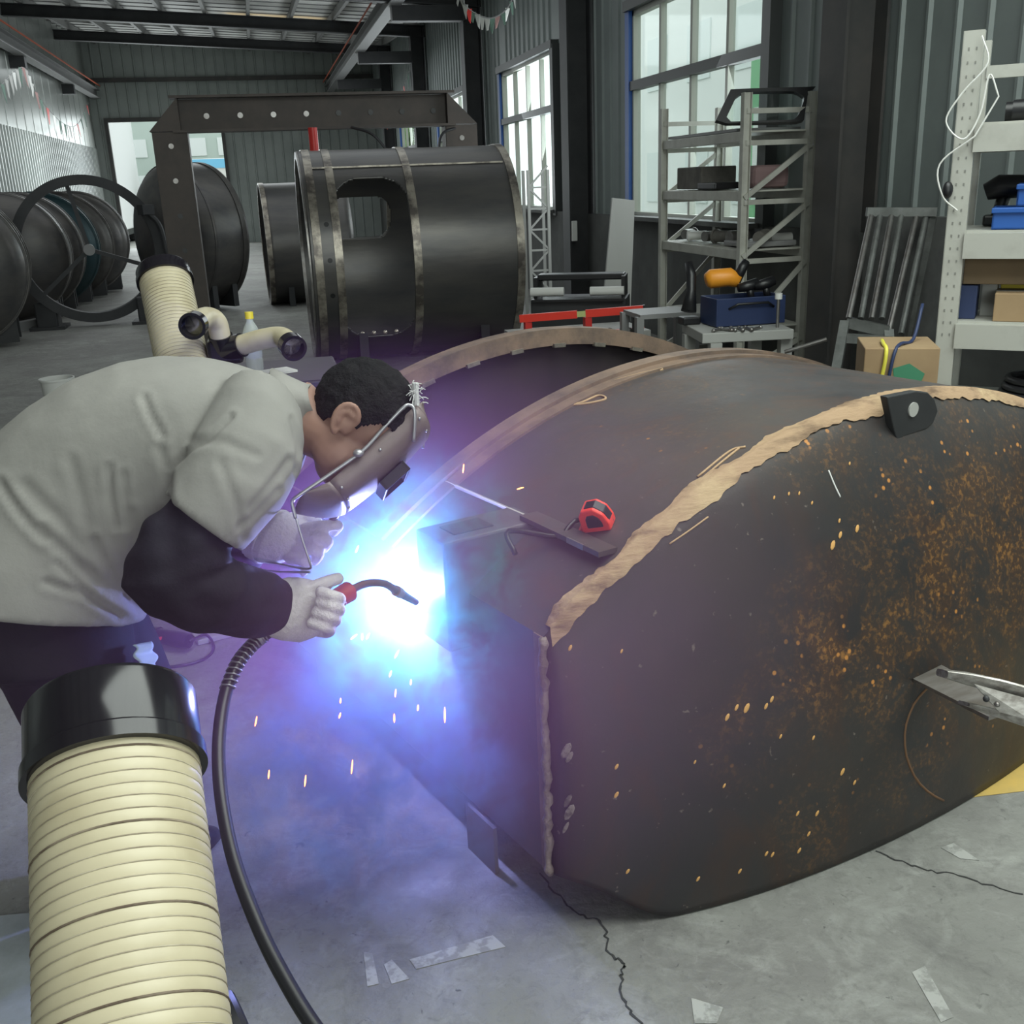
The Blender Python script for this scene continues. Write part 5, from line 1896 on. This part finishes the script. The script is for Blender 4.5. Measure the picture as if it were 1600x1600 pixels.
# small bench with toolbox in front of the shelving
TBZ = .66
tc_ = px(1150, 520, 6.35)
tbx, tby = tc_.x, tc_.y
bench = thing('work_bench', 'small grey steel bench with thick legs in front of the cream shelving', 'bench', (tbx, tby, 0))
obj('bench_top', MB().box((tbx, tby, TBZ), (.56, .5, .06), -.15, bev=.005), M_lgrey, bench)
for sx in (-.23, .23):
    for sy in (-.2, .2):
        obj('leg', MB().box((tbx+sx, tby+sy, TBZ/2-.015), (.07, .07, TBZ-.03), -.15), M_lgrey, bench)
ba = px(1215, 500, 6.2)
bs = thing('bench_clamp', 'small upright screw clamp standing on the bench corner', 'clamp', (ba.x, ba.y, TBZ+.03))
obj('screw', MB().cyl((ba.x, ba.y, TBZ+.03), (ba.x, ba.y, TBZ+.2), .010, 10), M_steel, bs, smooth=True, auto=.6)
obj('knob', MB().cyl((ba.x, ba.y, TBZ+.2), (ba.x, ba.y, TBZ+.235), .022, 14), M_white, bs, smooth=True, auto=.6)
tb2 = px(1160, 478, 6.4)
tool = thing('toolbox', 'open navy blue toolbox full of tools on the small bench', 'toolbox', (tb2.x, tb2.y, TBZ+.03))
mb = MB()
bx, by = tb2.x, tb2.y
for (dx, dy, sx, sy) in ((0, -.12, .46, .012), (0, .12, .46, .012), (-.225, 0, .012, .24), (.225, 0, .012, .24)):
    mb.box((bx+dx, by+dy, TBZ+.12), (sx, sy, .17))
mb.box((bx, by, TBZ+.045), (.46, .25, .015))
obj('tray', mb, M_navy, tool, bevel=.004)
obj('handle', MB().tube([(bx-.15, by-.125, TBZ+.14), (bx-.1, by-.15, TBZ+.17), (bx+.1, by-.15, TBZ+.17), (bx+.15, by-.125, TBZ+.14)], .008, 8), M_black, tool, smooth=True)
oc = px(1125, 436, 6.4)
ot = thing('orange_polisher', 'orange power tool with a black handle lying on the toolbox', 'power tool', (oc.x, oc.y, TBZ+.2))
obj('motor_body', MB().tube([px(1103, 438, 6.4), px(1110, 436, 6.4), px(1140, 433, 6.4), px(1155, 440, 6.4)], [.04, .06, .058, .04], 16), M_orange, ot, smooth=True)
obj('grip', MB().tube([px(1150, 440, 6.4), px(1160, 418, 6.38), px(1166, 408, 6.38)], [.03, .032, .025], 12), M_black, ot, smooth=True)
bk_ = px(1078, 440, 6.4)
bg_ = thing('black_heat_gun', 'black hand tool standing upright beside the orange power tool', 'power tool', (bk_.x, bk_.y, TBZ+.03))
obj('motor_body', MB().tube([px(1076, 410, 6.4), px(1080, 430, 6.4), px(1080, 455, 6.4), px(1076, 486, 6.4)], [.025, .032, .03, .05], 14), M_black, bg_, smooth=True)
obj('stand', MB().box((bk_.x, bk_.y, TBZ+.055), (.12, .1, .05), bev=.01), M_black, bg_)
for k, (x, y, lab) in enumerate(((1170, 447, 'black angle tool lying across the toolbox'), (1195, 444, 'black drill head sticking out of the toolbox end'))):
    c = px(x, y, 6.38)
    t = thing('black_tool', lab, 'power tool', (c.x, c.y, TBZ+.2))
    obj('motor_body', MB().tube([c+Vector((-.07, 0, -.01)), c, c+Vector((.06, 0, .02))], [.025, .035, .03], 12), M_black, t, smooth=True)
    obj('grip', MB().tube([c, c+Vector((.02, -.01, -.09))], .022, 10), M_black, t, smooth=True)
for k in range(6):
    x = 1122 + k*12
    c = px(x, 494+3*(k % 2), 6.12)
    a = rn.uniform(0, 3)
    v = Vector((math.cos(a)*.05, math.sin(a)*.05, 0))
    c.z = TBZ+.04
    solo('spanner', MB().tube([c-v, c+v], .008, 8).ball(c+v, .014, 8).ball(c-v, .014, 8), M_steel, 'small shiny spanner lying in the heap on the bench front', 'spanner', group='spanners on the bench', smooth=True)
# second low bench with the red level
lv0, lv1 = px(812, 498, 7.55), px(1005, 483, 7.4)
bz = min(lv0.z, lv1.z) - .12
lb = thing('low_bench', 'long low grey bench covered in tools behind the tank ring', 'bench', (2.25, 7.5, 0))
obj('bench_top', MB().box((2.25, 7.5, bz-.03), (1.0, .55, .05)), M_lgrey, lb)
for sx in (-.45, .45):
    for sy in (-.22, .22):
        obj('leg', MB().box((2.25+sx, 7.5+sy, bz/2-.03), (.05, .05, bz-.05)), M_grey, lb)
lvl = thing('spirit_level', 'long bright red spirit level propped on the low bench', 'spirit level', (lv0+lv1)/2)
d = (lv1-lv0).normalized()
M_lred = mat('level_red', (.85, .05, .03), .4)
obj('beam', MB().bar(lv0, lv0.lerp(lv1, .47), .03, .055), M_lred, lvl)
obj('beam', MB().bar(lv0.lerp(lv1, .54), lv1, .03, .055), M_lred, lvl)
obj('vial', MB().bar(lv0.lerp(lv1, .465), lv0.lerp(lv1, .545), .024, .04), mat('vial_yellow', (.55, .6, .25), .2), lvl)
obj('end_cap', MB().bar(lv1, lv1+d*.012, .032, .058), M_black, lvl)
obj('prop', MB().box((lv0.x+.06, lv0.y, (bz+lv0.z)/2-.01), (.05, .06, lv0.z-bz-.03)), M_red, lvl)
obj('prop', MB().box(((lv0.x+lv1.x)/2+.05, (lv0.y+lv1.y)/2, (bz+lv0.z)/2), (.05, .06, lv0.z-bz-.0)), M_red, lvl)
obj('prop', MB().box((lv1.x-.05, lv1.y, (bz+lv1.z)/2-.005), (.05, .06, lv1.z-bz-.03)), M_dark, lvl)
for k, (x, m, lab) in enumerate(((842, M_steel, 'shiny clamp head under the red level near its drum end'), (870, M_lgrey, 'pale block under the red level'), (940, M_black, 'black tool under the red level middle'), (970, M_steel, 'shiny fitting under the red level far half'))):
    c = px(x, 512, 7.3)
    t = thing('bench_tool', lab, 'tool', (c.x, c.y, bz-.005))
    obj('tool_body', MB().tube([(c.x-.07, c.y, bz+.025), (c.x+.06, c.y+.03, bz+.025)], [.022, .028], 10), m, t, smooth=True, auto=.6)
    obj('tool_head', MB().ball((c.x+.07, c.y+.03, bz+.03), .032, 10), m, t, smooth=True)
solo('red_strip', MB().box((2.62, 7.32, bz+.0), (.24, .02, .012), .2), M_lred, 'thin orange red strip on the corner of the low bench', 'strip')
# feed unit with two white rollers
fu = thing('roller_unit', 'black bench unit with two white rollers beside the wall column', 'roller unit', (2.55, 8.5, 0))
r0, r1 = px(832, 460, 8.5), px(980, 455, 8.35)
cx, cy, cz = (r0.x+r1.x)/2, (r0.y+r1.y)/2, (r0.z+r1.z)/2
ang = math.atan2((r1-r0).y, (r1-r0).x)
R = Matrix.Translation((cx, cy, 0)) @ Matrix.Rotation(ang, 4, 'Z')
wd = (r1-r0).length
obj('housing', MB().box((0, .1, cz-.24), (wd, .4, .40), M=R, bev=.01), M_dark, fu)
obj('hood', MB().box((0, .16, cz+.12), (wd*.92, .18, .05), M=R, bev=.01).box((-wd*.46, .12, cz+.02), (.03, .3, .22), M=R).box((wd*.46, .12, cz+.02), (.03, .3, .22), M=R), M_black, fu)
obj('tray', MB().box((0, -.06, cz-.045), (wd*.96, .2, .02), M=R), M_black, fu)
for x0, x1 in ((-.40, -.12), (.10, .38)):
    obj('roller', MB().cyl(R @ Vector((x0*wd/.8, -.08, cz+.02)), R @ Vector((x1*wd/.8, -.08, cz+.02)), .036, 18), M_white, fu, smooth=True, auto=.6)
for sx in (-.4, .4):
    obj('foot', MB().box((sx*wd, .1, (cz-.44)/2), (.06, .3, cz-.44), M=R), M_dark, fu)
# pale panel leaning on the dado
pa = [px(942, 485, 9.0), px(985, 490, 8.95), px(992, 313, 9.35), px(957, 309, 9.4)]
dz = pa[0].z
e_ = (pa[0]-pa[3]).normalized()
lo0, lo1 = pa[0]+e_*(pa[0].z/-e_.z), pa[1]+(pa[1]-pa[2]).normalized()*(pa[1].z/-((pa[1]-pa[2]).normalized().z))
solo('wall_panel', MB().prism([lo0, lo1, pa[2], pa[3]], (.0, .03, 0)), M_lgrey, 'pale grey panel leaning against the wall below the tall window', 'panel')
# white tag on the column
tg = px(904, 362, 12.2)
solo('wall_handset', MB().box((3.7, 12.33, tg.z), (.07, .03, .24), bev=.008), M_white, 'white handset box fixed to the dark wall column', 'handset')
# trellis tower beside the drum
tt = thing('lattice_tower', 'slim pale lattice frame standing between the drum and the window', 'lattice frame', (2.95, 11.3, 0))
for dx, dy in ((0, 0), (.22, 0), (.22, .22), (0, .22)):
    obj('post', MB().box((2.85+dx, 11.2+dy, .85), (.03, .03, 1.7)), M_lgrey, tt)
z = .2
k = 0
while z < 1.65:
    a, b_ = ((2.85, 11.2, z), (3.07, 11.2, z+.22))
    if k % 2:
        a, b_ = (3.07, 11.2, z), (2.85, 11.2, z+.22)
    obj('lacing', MB().bar(a, b_, .015, .02), M_lgrey, tt)
    obj('lacing', MB().bar((2.85, 11.2, z), (3.07, 11.2, z), .015, .02), M_lgrey, tt)
    z += .22
    k += 1
# grey crates behind the bench
for k, (x, y, lab) in enumerate(((1030, 500, 'low grey steel frame between the red level and the small bench'),)):
    c = px(x, y, 7.0)
    t = thing('steel_stand', lab, 'stand', (c.x, c.y, 0))
    for dx in (-.2, .2):
        for dy in (-.15, .15):
            obj('leg', MB().box((c.x+dx, c.y+dy, c.z/2+.02), (.05, .05, c.z+.06)), M_grey, t)
    for z in (c.z, c.z*.55):
        obj('shelf_plate', MB().box((c.x, c.y, z+.05), (.4, .34, .03)), M_grey, t)

# bunting strings
def bunting(pts, n, label, w=.09, h=.16, seed=1):
    t = thing('bunting', label, 'bunting', Vector(pts[0]))
    P = smoothpath(pts, 8)
    obj('string', MB().tube(P, .006, 5), M_grey, t)
    r2 = random.Random(seed)
    cols = [M_red, M_white, mat('bunting_grey_red', (.35, .2, .19), .8), M_lgrey, mat('bunting_green', (.12, .2, .16), .8)]
    for k in range(n):
        f = (k+.5)/n*(len(P)-1)
        i = int(f)
        p = P[i].lerp(P[min(i+1, len(P)-1)], f-i)
        d = (P[min(i+1, len(P)-1)]-P[max(0, i-1)]).normalized()
        d = Vector((d.x, d.y, 0))
        if d.length < .1:
            d = Vector((0, 1, 0))
        d.normalize()
        tw = Vector((-d.y, d.x, 0))*r2.uniform(-.04, .04)
        obj('flag', MB().prism([p-d*w/2, p+d*w/2, p+d*w*.1+tw+Vector((0, 0, -h*r2.uniform(.7, 1.1))), p-d*w*.2+tw+Vector((0, 0, -h*r2.uniform(.6, 1)))], (.004, .004, 0)), cols[r2.randrange(len(cols))], t)
    return t
bunting([px(712, -30, 9.2), px(725, 5, 9.2), px(745, 22, 9.25), px(770, 28, 9.3), px(795, 10, 9.35), px(808, -30, 9.4)], 16, 'string of red and white flags hanging high in front of the wall', w=.05, h=.12)
bunting([pX(0, 135, -4.3), pX(22, 112, -4.3), pX(40, 108, -4.3), pX(60, 150, -4.3), pX(95, 190, -4.3), pX(120, 195, -4.3), pX(138, 160, -4.3)], 22, 'string of red and green flags along the pale sheet wall', w=.3, h=.36, seed=3)
bunting([Vector((3.62, 24.6, 4.1)), Vector((3.5, 26.3, 3.5)), Vector((3.4, 27.7, 3.25)), Vector((3.5, 29.2, 3.5)), Vector((3.62, 30.7, 4.1))], 12, 'faded flag string sagging between the dark far columns', w=.15, h=.3, seed=5)
# ================================================================== ARC, SPARKS, SMOKE
core = MB().ball(ARC+Vector((-.012, -.012, .0)), .013, 16)
solo('welding_arc', core, mat('arc_glow', (1, 1, 1), .5, emis=(.75, .85, 1.0), estr=180), 'blinding white welding arc at the end of the square tube', 'welding arc', smooth=True)
M_spark = mat('spark_glow', (1, .4, .1), .5, emis=(1.0, .30, .07), estr=9)
spk = [(553, 995, 12, .9), (566, 995, 10, 0), (575, 994, 10, .5), (605, 985, 16, .9), (613, 976, 14, .2), (625, 979, 16, .8), (632, 985, 12, .6), (640, 976, 9, .4), (620, 1022, 14, .5), (610, 1053, 10, .3),
       (618, 1083, 12, .1), (616, 1122, 14, .0), (653, 1106, 9, .1), (695, 1117, 24, .0), (642, 1066, 8, .1), (400, 1127, 16, .2), (420, 1210, 14, .1), (477, 1220, 18, .1), (550, 1198, 22, .1), (531, 1118, 9, .3),
       (724, 732, 14, .1), (813, 763, 11, 1.3), (558, 858, 12, .4), (532, 1095, 8, .1), (640, 872, 10, .4)]
rnd = random.Random(4)
for k, (x, y, L, tilt) in enumerate(spk):
    D = 2.28 + rnd.uniform(-.1, .06) if y < 1090 else 2.15 + rnd.uniform(-.1, .05)
    if k in (20, 21):
        D = (shell_pt(x, y, .05)-CAMP).dot(_f) - .06
    c_ = px(x, y, D)
    d = (_u*math.cos(tilt)+_r*math.sin(tilt))
    h = L/1591*D*.5
    mb = MB().tube([c_-d*h, c_-d*h*.4, c_+d*h*.5, c_+d*h], [.0006, .0017, .0014, .0005], 6)
    solo('spark', mb, M_spark, 'glowing orange spark flying from the welding arc', 'spark', group='welding sparks')

def smoke_material(name, dens, scatter, rad, nscale, lo, hi, squash, step=None, aniso=0.0, power=2.0, core=0.):
    m = bpy.data.materials.new(name)
    m.use_nodes = True
    nt = m.node_tree
    nt.nodes.remove(nt.nodes['Principled BSDF'])
    N = nt.nodes.new
    v = N('ShaderNodeVolumeScatter')
    v.inputs['Color'].default_value = (*scatter, 1)
    v.inputs['Anisotropy'].default_value = aniso
    tc = N('ShaderNodeTexCoord')
    mp = N('ShaderNodeMapping')
    mp.inputs['Scale'].default_value = squash
    nt.links.new(tc.outputs['Object'], mp.inputs[0])
    ln_ = N('ShaderNodeVectorMath')
    ln_.operation = 'LENGTH'
    nt.links.new(mp.outputs[0], ln_.inputs[0])
    fall = N('ShaderNodeMapRange')
    fall.interpolation_type = 'SMOOTHSTEP'
    fall.inputs['From Min'].default_value = rad
    fall.inputs['From Max'].default_value = rad*.05
    nt.links.new(ln_.outputs['Value'], fall.inputs['Value'])
    pw = N('ShaderNodeMath')
    pw.operation = 'POWER'
    nt.links.new(fall.outputs[0], pw.inputs[0])
    pw.inputs[1].default_value = power
    n = N('ShaderNodeTexNoise')
    n.inputs['Scale'].default_value = nscale
    n.inputs['Detail'].default_value = 6
    n.inputs['Roughness'].default_value = .62
    n.inputs['Distortion'].default_value = 1.1
    nt.links.new(tc.outputs['Object'], n.inputs['Vector'])
    nr = N('ShaderNodeMapRange')
    nr.inputs['From Min'].default_value = lo
    nr.inputs['From Max'].default_value = hi
    nt.links.new(n.outputs[0], nr.inputs['Value'])
    ml = N('ShaderNodeMath')
    ml.operation = 'MULTIPLY'
    nt.links.new(pw.outputs[0], ml.inputs[0])
    nt.links.new(nr.outputs[0], ml.inputs[1])
    m2 = N('ShaderNodeMath')
    m2.operation = 'MULTIPLY'
    nt.links.new(ml.outputs[0], m2.inputs[0])
    m2.inputs[1].default_value = dens
    nt.links.new(m2.outputs[0], v.inputs['Density'])
    ab = N('ShaderNodeVolumeAbsorption')
    ab.inputs['Color'].default_value = (*scatter, 1)
    nt.links.new(m2.outputs[0], ab.inputs['Density'])
    ad = N('ShaderNodeAddShader')
    nt.links.new(v.outputs[0], ad.inputs[0])
    nt.links.new(ab.outputs[0], ad.inputs[1])
    nt.links.new(ad.outputs[0], nt.nodes['Material Output'].inputs['Volume'])
    return m
def smoke(name, c, r, m, label):
    mb = MB().ball((0, 0, 0), r, 24)
    o = obj(name, mb, m)
    o.location = c
    return tag(o, label, 'smoke', kind='stuff')
smoke('welding_smoke', ARC+Vector((-.03, -.10, .0)), (.40, .40, .46), smoke_material('arc_smoke', 10.0, (.18, 1.0, 1.0), .40, 10.5, .44, .60, (1, 1, .86), power=1.3), 'thick billowing blue lit smoke around the welding arc')  # cyan of the arc light put into the smoke colour
smoke('welding_smoke', Vector((.10, 2.05, .34)), (.46, .42, .33), smoke_material('drift_smoke', 13.0, (.24, .50, 1.0), .40, 8.5, .46, .62, (.87, .95, 1.2), power=1.1), 'thin arc-tinted blue smoke drifting down over the floor below the arc')  # arc's blue tint put into the scatter colour
smoke('glare_veil', ARC+Vector((-.10, -.20, .06)), (1.05, 1.0, .64), smoke_material('fume_glare', .75, (1.0, .48, 1.0), 1.05, 1.6, .1, .7, (1, 1.05, 1.6), power=.8), 'faint fume haze tinted violet to give the lens glare over the bending person')  # violet lens glare put into the colour of a thin fume volume
